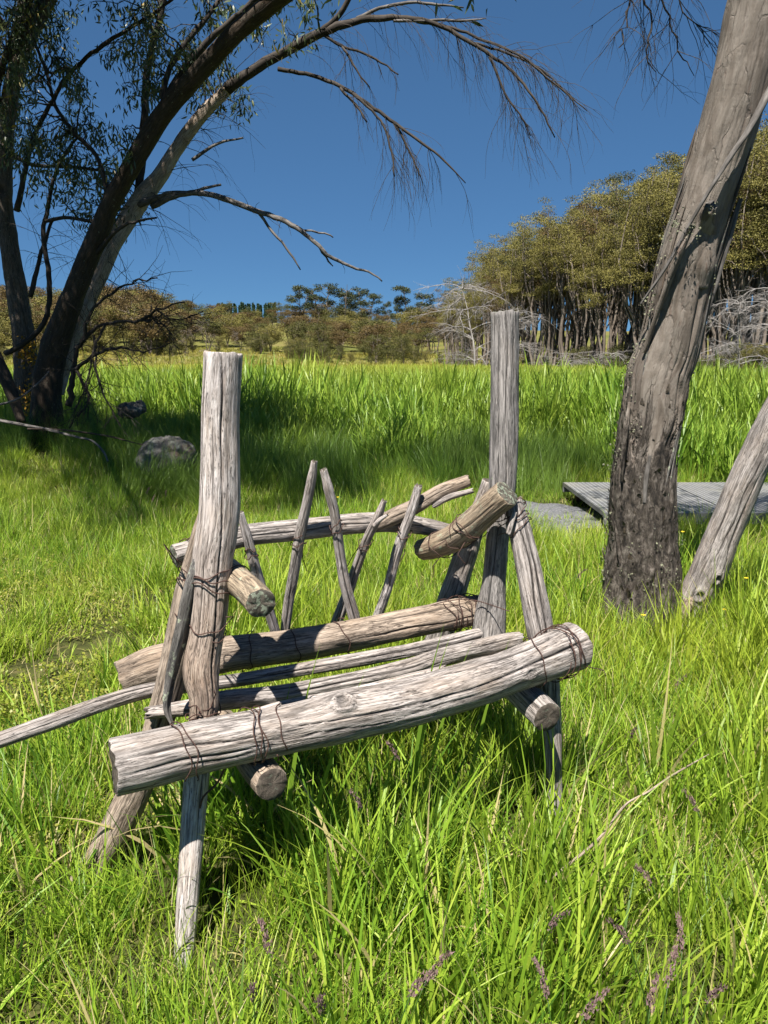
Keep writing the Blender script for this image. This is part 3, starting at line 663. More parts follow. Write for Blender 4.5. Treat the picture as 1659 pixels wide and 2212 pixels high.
# ------------------------------------------------------------------ right tree
def bark_mat():
    m, nt, out = new_mat('gum_bark')
    tc = nd(nt, 'ShaderNodeTexCoord')
    z = nd(nt, 'ShaderNodeSeparateXYZ'); nt.links.new(tc.outputs['Object'], z.inputs[0])
    v = gcoord(nt, (1, 1, 0.30)); v2 = gcoord(nt, (1, 1, 0.45))
    nA = noise(nt, v, 16, 5, 0.6, 0.8); nB = noise(nt, v2, 30, 7, 0.75, 0.5); nC = noise(nt, gcoord(nt, (1, 1, 0.16)), 60, 6, 0.75, 0.6)
    wr = noise(nt, gcoord(nt, (0.25, 0.25, 1.6)), 38, 4, 0.65, 0.7)
    smooth_c = ramp(nt, nA, [(0.28, (0.062, 0.047, 0.036)), (0.44, (0.125, 0.101, 0.081)), (0.58, (0.20, 0.172, 0.146)), (0.72, (0.12, 0.070, 0.048))]).outputs[0]
    smooth_c = mixc(nt, mth(nt, 'MULTIPLY', ramp(nt, nC, [(0.36, (1, 1, 1)), (0.47, (0, 0, 0))]).outputs[0], 0.8), smooth_c, (0.06, 0.046, 0.037))
    va = nd(nt, 'ShaderNodeVectorMath', operation='ADD'); nt.links.new(gcoord(nt, (1, 1, 0.30)), va.inputs[0])
    wv_ = nd(nt, 'ShaderNodeTexNoise'); wv_.inputs['Scale'].default_value = 14; wv_.inputs['Detail'].default_value = 4
    nt.links.new(gcoord(nt, (1, 1, 0.5)), wv_.inputs['Vector'])
    vs = nd(nt, 'ShaderNodeVectorMath', operation='SCALE'); vs.inputs['Scale'].default_value = 0.09; nt.links.new(wv_.outputs['Color'], vs.inputs[0])
    nt.links.new(vs.outputs[0], va.inputs[1])
    vo = nd(nt, 'ShaderNodeTexVoronoi'); vo.feature = 'DISTANCE_TO_EDGE'; vo.inputs['Scale'].default_value = 9.0; nt.links.new(va.outputs[0], vo.inputs['Vector'])
    ve = nd(nt, 'ShaderNodeTexVoronoi'); ve.inputs['Scale'].default_value = 9.0; nt.links.new(va.outputs[0], ve.inputs['Vector'])
    sepc = nd(nt, 'ShaderNodeSeparateColor'); nt.links.new(ve.outputs['Color'], sepc.inputs[0])
    smooth_c = mixc(nt, mth(nt, 'MULTIPLY', sepc.outputs[0], 0.5), smooth_c, (0.22, 0.192, 0.164))
    smooth_c = mixc(nt, mth(nt, 'MULTIPLY', ramp(nt, sepc.outputs[1], [(0.7, (0, 0, 0)), (0.8, (1, 1, 1))]).outputs[0], 0.5), smooth_c, (0.045, 0.034, 0.027))
    edge = ramp(nt, vo.outputs['Distance'], [(0.012, (1, 1, 1)), (0.035, (0, 0, 0))]).outputs[0]
    edge = mth(nt, 'MULTIPLY', edge, ramp(nt, nA, [(0.42, (0, 0, 0)), (0.55, (1, 1, 1))]).outputs[0])
    smooth_c = mixc(nt, mth(nt, 'MULTIPLY', edge, 0.35), smooth_c, (0.05, 0.04, 0.032))
    rough_c = ramp(nt, nB, [(0.38, (0.012, 0.010, 0.009)), (0.5, (0.058, 0.047, 0.038)), (0.64, (0.165, 0.142, 0.122))]).outputs[0]
    mr = nd(nt, 'ShaderNodeMapRange'); mr.inputs[1].default_value = 0.55; mr.inputs[2].default_value = 1.7
    mr.inputs[3].default_value = 0.78; mr.inputs[4].default_value = 0.22
    nt.links.new(z.outputs[2], mr.inputs[0])
    nD = noise(nt, gcoord(nt, (1, 1, 0.22)), 9, 5, 0.65, 1.0)
    msk = nd(nt, 'ShaderNodeMapRange'); msk.inputs[1].default_value = -0.06; msk.inputs[2].default_value = 0.06
    nt.links.new(mth(nt, 'SUBTRACT', mr.outputs[0], nD), msk.inputs[0])
    c = mixc(nt, msk.outputs[0], smooth_c, rough_c)
    lm = ramp(nt, noise(nt, v2, 48, 5, 0.7), [(0.66, (0, 0, 0)), (0.71, (1, 1, 1))]).outputs[0]
    c = mixc(nt, mth(nt, 'MULTIPLY', lm, mth(nt, 'ADD', mth(nt, 'MULTIPLY', msk.outputs[0], 0.7), 0.12)), c, (0.34, 0.345, 0.28))
    b = nd(nt, 'ShaderNodeBsdfPrincipled'); nt.links.new(c, b.inputs['Base Color']); b.inputs['Roughness'].default_value = 0.7
    b.inputs['Specular IOR Level'].default_value = 0.25
    bp = nd(nt, 'ShaderNodeBump'); bp.inputs['Strength'].default_value = 1.0; bp.inputs['Distance'].default_value = 0.02
    h = mth(nt, 'ADD', mth(nt, 'MULTIPLY', nB, mth(nt, 'ADD', mth(nt, 'MULTIPLY', msk.outputs[0], 1.0), 0.12)), mth(nt, 'ADD', mth(nt, 'MULTIPLY', nC, 0.25), mth(nt, 'SUBTRACT', mth(nt, 'MULTIPLY', wr, 0.05), mth(nt, 'MULTIPLY', edge, 0.10))))
    nt.links.new(mth(nt, 'ADD', h, mth(nt, 'MULTIPLY', msk.outputs[0], 0.5)), bp.inputs['Height']); nt.links.new(bp.outputs[0], b.inputs['Normal'])
    nt.links.new(b.outputs[0], out.inputs[0])
    return m
M['bark'] = bark_mat()
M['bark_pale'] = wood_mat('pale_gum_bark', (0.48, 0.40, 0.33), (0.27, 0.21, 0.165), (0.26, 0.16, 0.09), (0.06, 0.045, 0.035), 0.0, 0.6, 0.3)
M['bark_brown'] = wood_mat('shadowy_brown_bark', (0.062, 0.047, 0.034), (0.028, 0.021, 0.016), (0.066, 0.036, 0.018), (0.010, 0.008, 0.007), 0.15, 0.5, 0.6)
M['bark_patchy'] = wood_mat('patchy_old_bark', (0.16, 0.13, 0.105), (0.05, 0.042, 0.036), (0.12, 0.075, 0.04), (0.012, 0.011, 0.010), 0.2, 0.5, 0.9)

def lichen_clump(parent, pts, seed, size=0.012, n_per=6, name='lichen', mat='lichen'):
    rng = np.random.default_rng(seed)
    V = []; Q = []; n = 0
    for p, nrm in pts:
        for k in range(n_per):
            c = p + rng.normal(0, size * (2.4 if n_per > 10 else 1.3), 3) * (1, 1, 1.6)
            r = size * rng.uniform(0.4, 1.0)
            d = rng.normal(0, 1, (3, 3)); 
            a = d[0] / np.linalg.norm(d[0]); b = np.cross(a, d[1]); b /= np.linalg.norm(b); e = np.cross(a, b)
            ring = np.array([c + r * (math.cos(t) * a + math.sin(t) * b) * rng.uniform(0.6, 1.2) + e * rng.uniform(-.3, .3) * r for t in np.arange(6) * PI / 3])
            V.append(ring); V.append((c + e * r * 0.5)[None])
            for i in range(6): Q.append([n + i, n + (i + 1) % 6, n + 6])
            n += 7
    me = make_mesh(name, np.vstack(V), [np.array(Q)])
    o = add_obj(name, me, M[mat], parent); o['kind'] = 'stuff'
    return o

def droop_twigs(tb, P, R, n, rng, length=(0.5, 1.0), v0=0.2, v1=1.0, droop=0.6, sides=3, level=1, r0=0.004, side_spread=0.5, ends=None, leafpts=None):
    """fine hanging twigs leaving a branch"""
    m = len(P)
    for _ in range(n):
        i = int(rng.uniform(v0, v1) * (m - 2)); p = P[i].copy()
        t = P[min(i + 1, m - 1)] - P[max(i - 1, 0)]; t /= np.linalg.norm(t) + 1e-9
        d = t * rng.uniform(0.3, 1.0) + rng.normal(0, side_spread, 3) + np.array([0, 0, -0.15])
        d /= np.linalg.norm(d)
        L = rng.uniform(*length); k = 7; st = L / k
        pts = [p]; 
        for j in range(k):
            d = d + np.array([0, 0, -droop / k * 1.6]) + rng.normal(0, 0.13, 3); d /= np.linalg.norm(d)
            p = p + d * st; pts.append(p)
        pts = np.array(pts); rr = np.linspace(min(r0, R[i] * 0.7), r0 * 0.28, k + 1)
        tb.add(pts, rr, sides, cap=False, seed=int(rng.integers(99)))
        if leafpts is not None: leafpts.extend([pts[-1], pts[-3], pts[-5]])
        if level > 0:
            droop_twigs(tb, pts, rr, 3, rng, (L * 0.3, L * 0.6), 0.25, 0.95, droop * 1.1, 3, level - 1, r0 * 0.55, side_spread, leafpts=leafpts)

def leaves_mesh(name, centers, rng, n_per, spread, size, hang=0.75, seed=0):
    """long narrow drooping leaves, each a bent blade of four faces"""
    C = np.repeat(np.asarray(centers), n_per, 0); n = len(C)
    C = C + rng.normal(0, 1, (n, 3)) * np.asarray(spread)
    d = rng.normal(0, 0.55, (n, 3)); d[:, 2] -= hang; d /= np.linalg.norm(d, axis=1)[:, None]
    w = np.cross(d, rng.normal(0, 1, (n, 3))); w /= np.linalg.norm(w, axis=1)[:, None]
    nn = np.cross(d, w)
    L = size * rng.uniform(0.6, 1.25, n)[:, None]; W = L * 0.11
    V = np.stack([C, C + d * L * 0.35 - w * W + nn * L * 0.05, C + d * L * 0.35 + w * W + nn * L * 0.05,
                  C + d * L * 0.7 - w * W * 0.7 + nn * L * 0.03, C + d * L * 0.7 + w * W * 0.7 + nn * L * 0.03, C + d * L], 1).reshape(-1, 3)
    b = (np.arange(n) * 6)[:, None]
    T3 = np.vstack([b + np.array([[0, 1, 2]]), b + np.array([[3, 5, 4]])]); Q4 = b + np.array([[1, 3, 4, 2]])
    rnd = np.repeat(rng.uniform(0, 1, n), 6)
    hh = np.tile([0, .35, .35, .7, .7, 1.0], n)
    return make_mesh(name, V, [Q4, T3], attrs={'bl': np.stack([hh, rnd, 0 * hh], -1)})

def build_right_tree():
    base = at(1385, 1345, 4.5); base[2] = gz1(base[0], base[1])
    T = empty('gum_tree', base, 'leaning grey-brown gum trunk with rough lower bark beside the metal boardwalk', 'tree')
    P, R = line([(1382, 1400, 4.50, 178), (1384, 1330, 4.50, 160), (1385, 1240, 4.50, 148), (1386, 1150, 4.50, 140), (1388, 1041, 4.50, 132), (1402, 932, 4.50, 128), (1420, 823, 4.48, 126),
                 (1444, 744, 4.46, 122), (1486, 558, 4.40, 124), (1543, 372, 4.33, 124), (1597, 186, 4.26, 124), (1642, 0, 4.2, 128), (1690, -200, 4.1, 112), (1760, -480, 4.0, 96), (1830, -800, 3.9, 80), (1880, -1150, 3.8, 60)])
    tr, TP, TR = log('trunk', P, R, 'bark', T, 50, 110, 0.018, ('bark', 'bark'), 0.04, 0.028,
                     cracks=[(5.35, 5.5, 0.05, 0.45, 0.10, 0.10), (5.7, 5.4, 0.15, 0.5, 0.08, 0.10), (4.0, 3.9, 0.1, 0.5, 0.06, 0.06), (5.1, 5.0, 0.03, 0.16, 0.05, 0.12), (3.7, 4.0, 0.0, 0.2, 0.06, 0.10), (4.4, 4.5, 0.0, 0.13, 0.06, 0.09)],
                     knots=[(0.115, 4.9, 0.05, 0.012)], flare=(0.24, 0.30))
    # broken branch stub with a lip of bark round it
    P, R = line([(1516, 520, 4.34, 60), (1522, 490, 4.28, 50), (1530, 462, 4.22, 36), (1536, 446, 4.19, 26)])
    st, _, _ = log('branch_stub', P, R, 'bark', T, 51, 40, 0.012, ('bark', 'bark_dark'), 0.08, 0.03, chip=0.02)
    P, R = line([(1505, 620, 4.33, 44), (1513, 570, 4.31, 56), (1520, 520, 4.31, 52), (1534, 470, 4.33, 30)])
    log('branch_collar', P, R, 'bark', st, 52, 40, 0.016, ('bark', 'bark'), 0.05, 0.02)
    # loose ribbons of bark across the trunk
    for i, sp in enumerate([
        [(1668, 180, 4.15, 17), (1640, 240, 4.12, 17), (1612, 290, 4.12, 15), (1580, 335, 4.12, 13), (1548, 385, 4.13, 10), (1515, 440, 4.16, 9), (1478, 505, 4.20, 9), (1440, 575, 4.25, 8), (1385, 655, 4.36, 5)],
        [(1496, 488, 4.20, 8), (1470, 545, 4.22, 14), (1440, 620, 4.27, 14), (1412, 700, 4.33, 12), (1392, 760, 4.37, 9)],
        [(1500, 690, 4.50, 6), (1492, 740, 4.42, 15), (1480, 800, 4.42, 16), (1472, 870, 4.42, 12), (1460, 930, 4.43, 7)],
        [(1600, 430, 4.33, 7), (1570, 520, 4.32, 14), (1540, 620, 4.36, 16), (1512, 710, 4.40, 12)],
        [(1445, 1030, 4.36, 6), (1448, 1080, 4.35, 12), (1444, 1120, 4.34, 9)],
        [(1360, 870, 4.38, 8), (1352, 930, 4.36, 14), (1346, 990, 4.36, 12), (1344, 1040, 4.37, 6)],
        [(1392, 1085, 4.31, 5), (1396, 1030, 4.31, 8), (1404, 985, 4.31, 5)]]):
        P, R = line(sp)
        log('bark_ribbon', P, R, 'bark' if i % 3 else 'twig_grey', T, 60 + i, 16, 0.02, ('bark_dark', 'bark_dark'), 0.12, 0.05, oval=(0.35, i * 0.7))
    # long curling strips of peeling bark
    rs = np.random.default_rng(15); Tt, Nn, Bb = frames(TP)
    for k in range(26):
        i0 = int(rs.uniform(0.02, 0.5) * len(TP)); n_ = int(rs.uniform(10, 34)); a0 = rs.choice([rs.normal(-1.25, 0.25), rs.normal(1.2, 0.3), rs.uniform(-1, 1)], p=[0.4, 0.4, 0.2])
        ii = np.arange(i0, min(i0 + n_, len(TP) - 2)); f = np.linspace(0, 1, len(ii)); aa = a0 + 0.25 * (f - 0.5) * rs.normal()
        lift = 1.01 + 0.05 * f ** 3 * rs.uniform(0.3, 1.6)
        Ps = TP[ii] + (Nn[ii] * np.cos(aa)[:, None] + Bb[ii] * np.sin(aa)[:, None]) * (TR[ii] * lift)[:, None]
        Rs = 0.009 * rs.uniform(0.5, 1.3) * (1 - 0.8 * np.abs(2 * f - 0.9) ** 1.5).clip(0.12)
        log('bark_strip', Ps[::3], Rs[::3], ['bark', 'bark_patchy', 'bark_dark'][k % 3], T, 200 + k, 9, 0.03, ('bark_dark', 'bark_dark'), 0.15, 0.06, oval=(0.5, rs.uniform(0, 3)))
    # small flakes of bark standing off the lower trunk
    rng = np.random.default_rng(5)
    V = []; Q = []; n = 0
    T_, N_, B_ = frames(TP)
    for k in range(520):
        i = int(rng.uniform(0.02, 0.36) ** 1.15 * len(TP)); a = rng.uniform(0, 2 * PI)
        if rng.random() < 0.35: a = rng.normal(PI * 0.5 * rng.choice([-1, 1]), 0.35)
        nr = N_[i] * math.cos(a) + B_[i] * math.sin(a); p = TP[i] + nr * TR[i] * rng.uniform(0.98, 1.05)
        t = T_[i]; s = np.cross(t, nr); L = rng.uniform(0.015, 0.06); W = rng.uniform(0.004, 0.013); c = rng.uniform(0.3, 0.9)
        V += [p - s * W, p + s * W, p + t * L * 0.5 - s * W * 0.9 + nr * 0.006, p + t * L * 0.5 + s * W * 1.1 + nr * 0.009, p + t * L - s * W * 0.3 + nr * 0.018 * c, p + t * L + s * W * 0.5 + nr * 0.022 * c]
        Q += [[n, n + 1, n + 3, n + 2], [n + 2, n + 3, n + 5, n + 4]]; n += 6
    V = np.array(V)
    o = add_obj('bark_flakes', make_mesh('bark_flakes', V, [np.array(Q)], attrs={'gc': V}), M['bark_patchy'], T); o['kind'] = 'stuff'
    pts = []
    for k in range(50):
        i = int(rng.uniform(0.03, 0.46) * len(TP)); a = rng.normal(-PI * 0.52, 0.3) if rng.random() < 0.75 else rng.normal(PI * 0.5, 0.4)
        nr = N_[i] * math.cos(a) + B_[i] * math.sin(a)
        pts.append((TP[i] + nr * TR[i] * 1.03, nr))
    for k in range(26):
        i = int(rng.uniform(0.0, 0.14) * len(TP)); a = rng.normal(0, 0.9)
        nr = N_[i] * math.cos(a) + B_[i] * math.sin(a); pts.append((TP[i] + nr * TR[i] * 1.04, nr))
    for (x, y) in ((1497, 492), (1500, 500), (1494, 510), (1456, 487), (1460, 480), (1454, 495), (1536, 448)):
        pts.append((at(x, y, 4.16), np.array([0, -1.0, 0])))
    lichen_clump(T, pts, 3, 0.0075, 16)
    # crown: limbs above the frame and the fine twigs that hang into it
    limbs = Tubes(); tw = Tubes(); leafp = []
    rng = np.random.default_rng(21)
    sp_ = [[(1700, -260, 4.1, 50), (1600, -420, 4.3, 40), (1480, -480, 4.7, 30), (1380, -420, 5.0, 20), (1320, -320, 5.3, 12)],
           [(1720, -300, 4.1, 40), (1640, -320, 4.4, 26), (1560, -260, 4.7, 18), (1500, -150, 4.9, 10)],
           [(1760, -480, 4.0, 50), (1900, -650, 4.3, 40), (2150, -760, 4.8, 26), (2350, -780, 5.3, 14)],
           [(1830, -800, 3.9, 50), (1700, -1100, 4.2, 36), (1500, -1300, 4.6, 22)],
           [(1880, -1150, 3.8, 50), (2000, -1500, 4.0, 36), (2100, -1800, 4.3, 20)]]
    for q, s in enumerate(sp_):
        P, R = line(s); P, R = spline(P, R, 0.08); limbs.add(P, R, 10, rough=0.1, seed=q)
        if q >= 2: droop_twigs(tw, P, R, 22, rng, (0.5, 1.2), 0.25, 1, 0.5, 3, 1, 0.006, 0.7, leafpts=leafp)
    hang = [[(1375, -140, 5.2, 7), (1390, -30, 5.15, 6), (1405, 60, 5.12, 5), (1395, 120, 5.1, 4), (1420, 170, 5.1, 2)],
            [(1380, -120, 5.2, 7), (1365, -20, 5.2, 5), (1352, 60, 5.2, 4), (1338, 110, 5.2, 2)],
            [(1400, -160, 5.0, 8), (1425, -30, 5.0, 6), (1450, 50, 5.0, 5), (1470, 110, 5.0, 4), (1495, 165, 5.0, 2)],
            [(1330, -320, 5.3, 9), (1365, -200, 5.25, 8), (1378, -100, 5.2, 7)],
            [(1460, -60, 4.9, 6), (1475, 20, 4.9, 4), (1510, 60, 4.9, 3), (1530, 95, 4.9, 2)],
            [(1380, -420, 5.0, 10), (1395, -280, 5.0, 9), (1400, -160, 5.0, 8)],
            [(1500, -150, 4.9, 9), (1480, -100, 4.9, 7), (1460, -60, 4.9, 6)]]
    for q, s in enumerate(hang):
        P, R = line(s); P, R = spline(P, R * 0.8, 0.05); P = P + rng.normal(0, 0.008, P.shape); tw.add(P, R, 4, cap=False, seed=q)
        droop_twigs(tw, P, R, 12, rng, (0.15, 0.5), 0.2, 1, 0.5, 3, 1, 0.0028, 0.45)
    add_obj('limb', limbs.mesh('limb'), M['branch_dark'], T)
    add_obj('twigs', tw.mesh('twigs'), M['branch_dark'], T)
    add_obj('leaves', leaves_mesh('leaves', np.array(leafp), rng, 6, 0.12, 0.11), M['gum_leaf'], T)
build_right_tree()

def build_leaning_log():
    base = at(1470, 1330, 4.45); base[2] = gz1(base[0], base[1])
    T = empty('leaning_dead_tree', base, 'bleached dead trunk leaning right beside the gum tree', 'dead tree')
    P, R = line([(1455, 1385, 4.44, 66), (1493, 1312, 4.42, 72), (1530, 1232, 4.38, 74), (1586, 1096, 4.32, 70), (1634, 987, 4.28, 68), (1680, 890, 4.24, 66), (1760, 730, 4.18, 60), (1850, 550, 4.1, 52), (1930, 390, 4.0, 40)])
    t, TP, TR = log('trunk', P, R, 'wood', T, 70, 72, 0.018, ('end', 'end'), 0.05, 0.014,
                    cracks=[(4.5, 4.3, 0.05, 0.5, 0.05, 0.08), (5.3, 5.5, 0.0, 0.5, 0.06, 0.1), (4.9, 5.0, 0.2, 0.6, 0.04, 0.06)], knots=[(0.135, 4.85, 0.03, 0.016), (0.185, 5.35, 0.025, 0.018)])
    P, R = line([(1470, 1330, 4.38, 34), (1484, 1306, 4.36, 30), (1497, 1280, 4.36, 12)])
    log('root_flake', P, R, 'wood_tan', T, 71, 24, 0.014, ('end', 'end'), 0.1, 0.03, oval=(0.3, 0), chip=0.02)
build_leaning_log()

# ------------------------------------------------------------------ left trees
def nearest_on(paths, p):
    best = None
    for P, R in paths:
        d = np.linalg.norm(P - p, axis=1); i = int(d.argmin())
        if best is None or d[i] < best[0]: best = (d[i], P[i], R[i])
    return best

def above_frame(pts):
    out = []
    for p in pts:
        d = p - CAM; f = d @ _fw
        if f < 0.3: out.append(p); continue
        x = 829.5 + F * d[0] / f; y = 1106 - F * (d @ _up) / f
        if y < -45 or x < -40 or x > 1720: out.append(p)
    return out

def build_left_trees():
    rng = np.random.default_rng(33)
    base = at(100, 935, 11); base[2] = gz1(base[0], base[1])
    T = empty('gum_tree', base, 'dark twin-stemmed gum leaning right, its pale second stem arching over the meadow', 'tree')
    P, R = line([(98, 1000, 11, 80), (100, 935, 11, 68), (101, 850, 11, 62), (112, 770, 11, 58), (146, 670, 10.9, 48), (190, 560, 10.8, 43), (240, 440, 10.6, 41), (295, 340, 10.4, 41), (360, 235, 10.2, 40), (426, 160, 10.0, 40),
                 (507, 75, 9.7, 39), (600, -5, 9.4, 39), (720, -90, 8.9, 42), (860, -190, 8.2, 36), (960, -330, 7.6, 28)])
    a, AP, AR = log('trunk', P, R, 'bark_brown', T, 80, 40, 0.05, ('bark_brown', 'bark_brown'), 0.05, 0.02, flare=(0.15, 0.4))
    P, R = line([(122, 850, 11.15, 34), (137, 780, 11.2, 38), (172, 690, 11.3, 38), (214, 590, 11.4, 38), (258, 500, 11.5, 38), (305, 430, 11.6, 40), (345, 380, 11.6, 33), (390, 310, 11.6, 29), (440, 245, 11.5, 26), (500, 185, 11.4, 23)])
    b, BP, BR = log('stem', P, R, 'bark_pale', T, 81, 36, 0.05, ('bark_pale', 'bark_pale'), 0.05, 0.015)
    b['label'] = 'pale sunlit second stem'
    twd = Tubes(); paths = [(AP, AR), (BP, BR)]
    state = {'T': T}
    def limb(spec, tb=None, sides=8, jit=0.012, rough=0.15, mat='branch_dark'):
        P, R = line(spec); P, R = spline(P, R, 0.10)
        P = P + np.cumsum(rng.normal(0, jit * 0.35, P.shape), 0) * 0.6 + rng.normal(0, jit * 0.35, P.shape)
        one = Tubes(); one.add(P, R, sides, rough=rough, seed=int(rng.integers(99))); paths.append((P, R))
        add_obj('limb', one.mesh('limb'), M[mat], state['T'])
        return P, R
    arch = limb([(490, 193, 11.4, 24), (560, 145, 11.3, 23), (620, 108, 11.2, 22), (700, 68, 11, 19), (780, 45, 10.9, 15), (860, 40, 10.8, 13), (940, 55, 10.7, 10), (1010, 90, 10.6, 9), (1060, 120, 10.5, 7.5), (1120, 170, 10.4, 6), (1170, 240, 10.3, 4.5), (1200, 300, 10.3, 2.5)])
    ends = [arch]
    ends.append(limb([(900, 45, 10.75, 8), (980, 62, 10.7, 6.5), (1060, 95, 10.6, 5.5), (1130, 128, 10.5, 5), (1200, 185, 10.4, 4), (1268, 240, 10.3, 2)]))
    ends.append(limb([(1020, 92, 10.6, 6), (1100, 118, 10.7, 5), (1170, 150, 10.8, 4), (1230, 205, 10.8, 2)]))
    ends.append(limb([(1060, 122, 10.5, 6), (1090, 200, 10.45, 5), (1125, 245, 10.4, 3.5), (1150, 290, 10.4, 2)]))
    w2 = limb([(600, 148, 11.2, 10), (690, 165, 11.1, 9), (760, 200, 11.0, 8), (830, 250, 10.9, 7), (900, 300, 10.8, 6), (960, 345, 10.7, 4.5), (1005, 395, 10.7, 2)])
    w3 = limb([(735, 192, 11, 6), (770, 230, 10.95, 5), (792, 265, 10.9, 3)])
    w4 = limb([(850, 262, 10.9, 6), (885, 330, 10.85, 4.5), (905, 380, 10.8, 2.5)])
    w5 = limb([(760, 200, 11, 6), (820, 260, 10.9, 5), (845, 330, 10.85, 4), (850, 380, 10.8, 2.5)])
    w6 = limb([(690, 70, 11, 7), (740, 100, 10.95, 6), (800, 120, 10.9, 5), (860, 160, 10.85, 3)])
    w7 = limb([(740, 100, 10.95, 5), (770, 150, 10.9, 4), (800, 190, 10.9, 2)])
    d1 = limb([(330, 445, 11.5, 15), (400, 417, 11.3, 12), (470, 425, 11.2, 12), (540, 450, 11.1, 12), (620, 480, 11.0, 11), (670, 515, 10.9, 9), (710, 552, 10.85, 8), (760, 578, 10.8, 6), (800, 590, 10.8, 5), (830, 610, 10.8, 3)], mat='twig_grey')
    d2 = limb([(560, 462, 11.1, 7), (590, 500, 11.1, 6), (625, 545, 11.1, 5), (648, 582, 11.1, 2.5)], mat='twig_grey')
    d3 = limb([(640, 495, 11.0, 5), (700, 505, 11.0, 4), (720, 512, 11.0, 2.5)], mat='twig_grey')
    for s in ([(690, 535, 10.9, 5), (710, 562, 10.9, 4), (720, 575, 10.9, 2)], [(300, 440, 11.5, 16), (360, 418, 11.4, 11), (420, 412, 11.3, 8), (480, 395, 11.3, 5)], [(415, 345, 11.6, 8), (470, 310, 11.6, 6), (525, 298, 11.6, 4)]): limb(s, mat='twig_grey')
    limb([(690, 70, 11, 14), (735, 30, 10.9, 12), (770, -20, 10.8, 11), (850, -90, 10.6, 8)])
    e1 = limb([(770, 40, 10.9, 8), (850, 10, 10.8, 7), (930, 8, 10.7, 6), (1000, 16, 10.7, 3)], mat='twig_grey')
    e2 = limb([(850, 45, 10.8, 7), (930, 42, 10.7, 6), (1000, 45, 10.7, 5), (1050, 38, 10.7, 2)], mat='twig_grey')
    limb([(296, 440, 11.6, 20), (306, 340, 11.7, 17), (311, 250, 11.7, 16), (314, 170, 11.7, 15), (330, 90, 11.7, 15), (350, 0, 11.7, 14), (365, -120, 11.7, 12)])
    limb([(352, 235, 10.25, 14), (358, 160, 10.3, 12), (400, 90, 10.4, 11), (450, 30, 10.5, 9), (490, -40, 10.6, 8)])
    limb([(365, 200, 10.2, 16), (420, 120, 10.2, 15), (480, 60, 10.1, 13), (540, 5, 10.0, 12), (600, -70, 9.9, 10)])
    limb([(236, 425, 10.6, 12), (210, 337, 10.7, 9), (159, 286, 10.8, 9), (123, 230, 10.9, 8), (105, 160, 11, 7), (60, 60, 11, 6)])
    limb([(195, 560, 10.8, 12), (250, 500, 10.5, 8), (290, 480, 10.4, 6), (340, 470, 10.3, 4)])
    # crown limbs above the frame, towards the photographer
    top = []
    top.append(limb([(720, -90, 8.9, 40), (640, -260, 8.0, 34), (520, -480, 7.0, 28), (300, -700, 6.2, 20), (100, -900, 5.6, 10)]))
    top.append(limb([(600, -5, 9.4, 36), (430, -200, 9.2, 30), (250, -420, 8.6, 24), (0, -560, 8.0, 16), (-200, -640, 7.4, 8)]))
    top.append(limb([(860, -190, 8.2, 30), (900, -420, 7.4, 24), (860, -700, 6.8, 16), (800, -900, 6.3, 8)]))
    top.append(limb([(960, -330, 7.6, 24), (1100, -420, 7.2, 18), (1250, -520, 7.0, 10)]))
    leafp = []
    for P, R in top: droop_twigs(twd, P, R, 15, rng, (0.8, 1.7), 0.3, 1.0, 0.25, 3, 1, 0.006, 0.9, leafpts=leafp)
    # fine hanging twigs
    for P, R in ends: droop_twigs(twd, P, R, 20, rng, (0.4, 1.0), 0.3, 1, 0.55, 3, 1, 0.0042, 0.28)
    droop_twigs(twd, *arch, 34, rng, (0.4, 1.0), 0.2, 0.75, 0.9, 3, 1, 0.0036, 0.32)
    for P, R in (w2, w4, w5): droop_twigs(twd, P, R, 15, rng, (0.35, 0.95), 0.35, 1, 0.95, 3, 1, 0.0042, 0.28)
    for P, R in (w3, w6, w7, e1, e2): droop_twigs(twd, P, R, 8, rng, (0.2, 0.6), 0.2, 1, 0.9, 3, 1, 0.0045, 0.35)
    for P, R in (d1,): droop_twigs(twd, P, R, 12, rng, (0.15, 0.35), 0.1, 0.9, 0.5, 3, 0, 0.005, 0.5)
    droop_twigs(twd, BP, BR, 40, rng, (0.5, 1.4), 0.35, 1, 0.6, 3, 1, 0.006, 0.6)
    # leafy sprays
    vis = []
    def spray(n, x0, x1, y0, y1, Y0, Y1, tb=twd, cond=None):
        for _ in range(n):
            for _t in range(40):
                x, y = rng.uniform(x0, x1), rng.uniform(y0, y1)
                if cond is None or cond(x, y): break
            p = at(x, y, rng.uniform(Y0, Y1))
            dd, q, r = nearest_on(paths, p)
            mid = (p + q) / 2 + np.array([0, 0, 0.10 + 0.12 * dd]) + rng.normal(0, 0.08, 3)
            Pp, Rr = spline(np.array([q, mid, p]), np.array([min(0.012, r * 0.6), 0.007, 0.0035]), 0.12)
            Pp[1:-1] += rng.normal(0, 0.02, Pp[1:-1].shape)
            tb.add(Pp, Rr, 4, cap=False)
            droop_twigs(tb, Pp, Rr, 4, rng, (0.2, 0.5), 0.5, 1, 0.8, 3, 1, 0.003, 0.45, leafpts=vis)
    t1x = lambda y: float(np.interp(y, [-50, 0, 75, 160, 235, 340, 440, 560], [640, 590, 510, 430, 365, 300, 245, 195]))
    spray(50, -20, 330, -20, 390, 9.8, 12.5, cond=lambda x, y: x < t1x(y) - 25)
    spray(16, 300, 640, -40, 130, 9.8, 11.5, cond=lambda x, y: y < 190 - 0.30 * (x - 300))
    spray(5, 400, 540, 120, 250, 11.6, 12.2)
    spray(8, 0, 330, 380, 470, 10, 12)
    add_obj('twigs', twd.mesh('twigs'), M['branch_dark'], T)
    add_obj('leaves', leaves_mesh('leaves', np.array(vis)[rng.uniform(0, 1, len(vis)) < 0.95], rng, 2, 0.05, 0.105, 0.9), M['gum_leaf'], T)
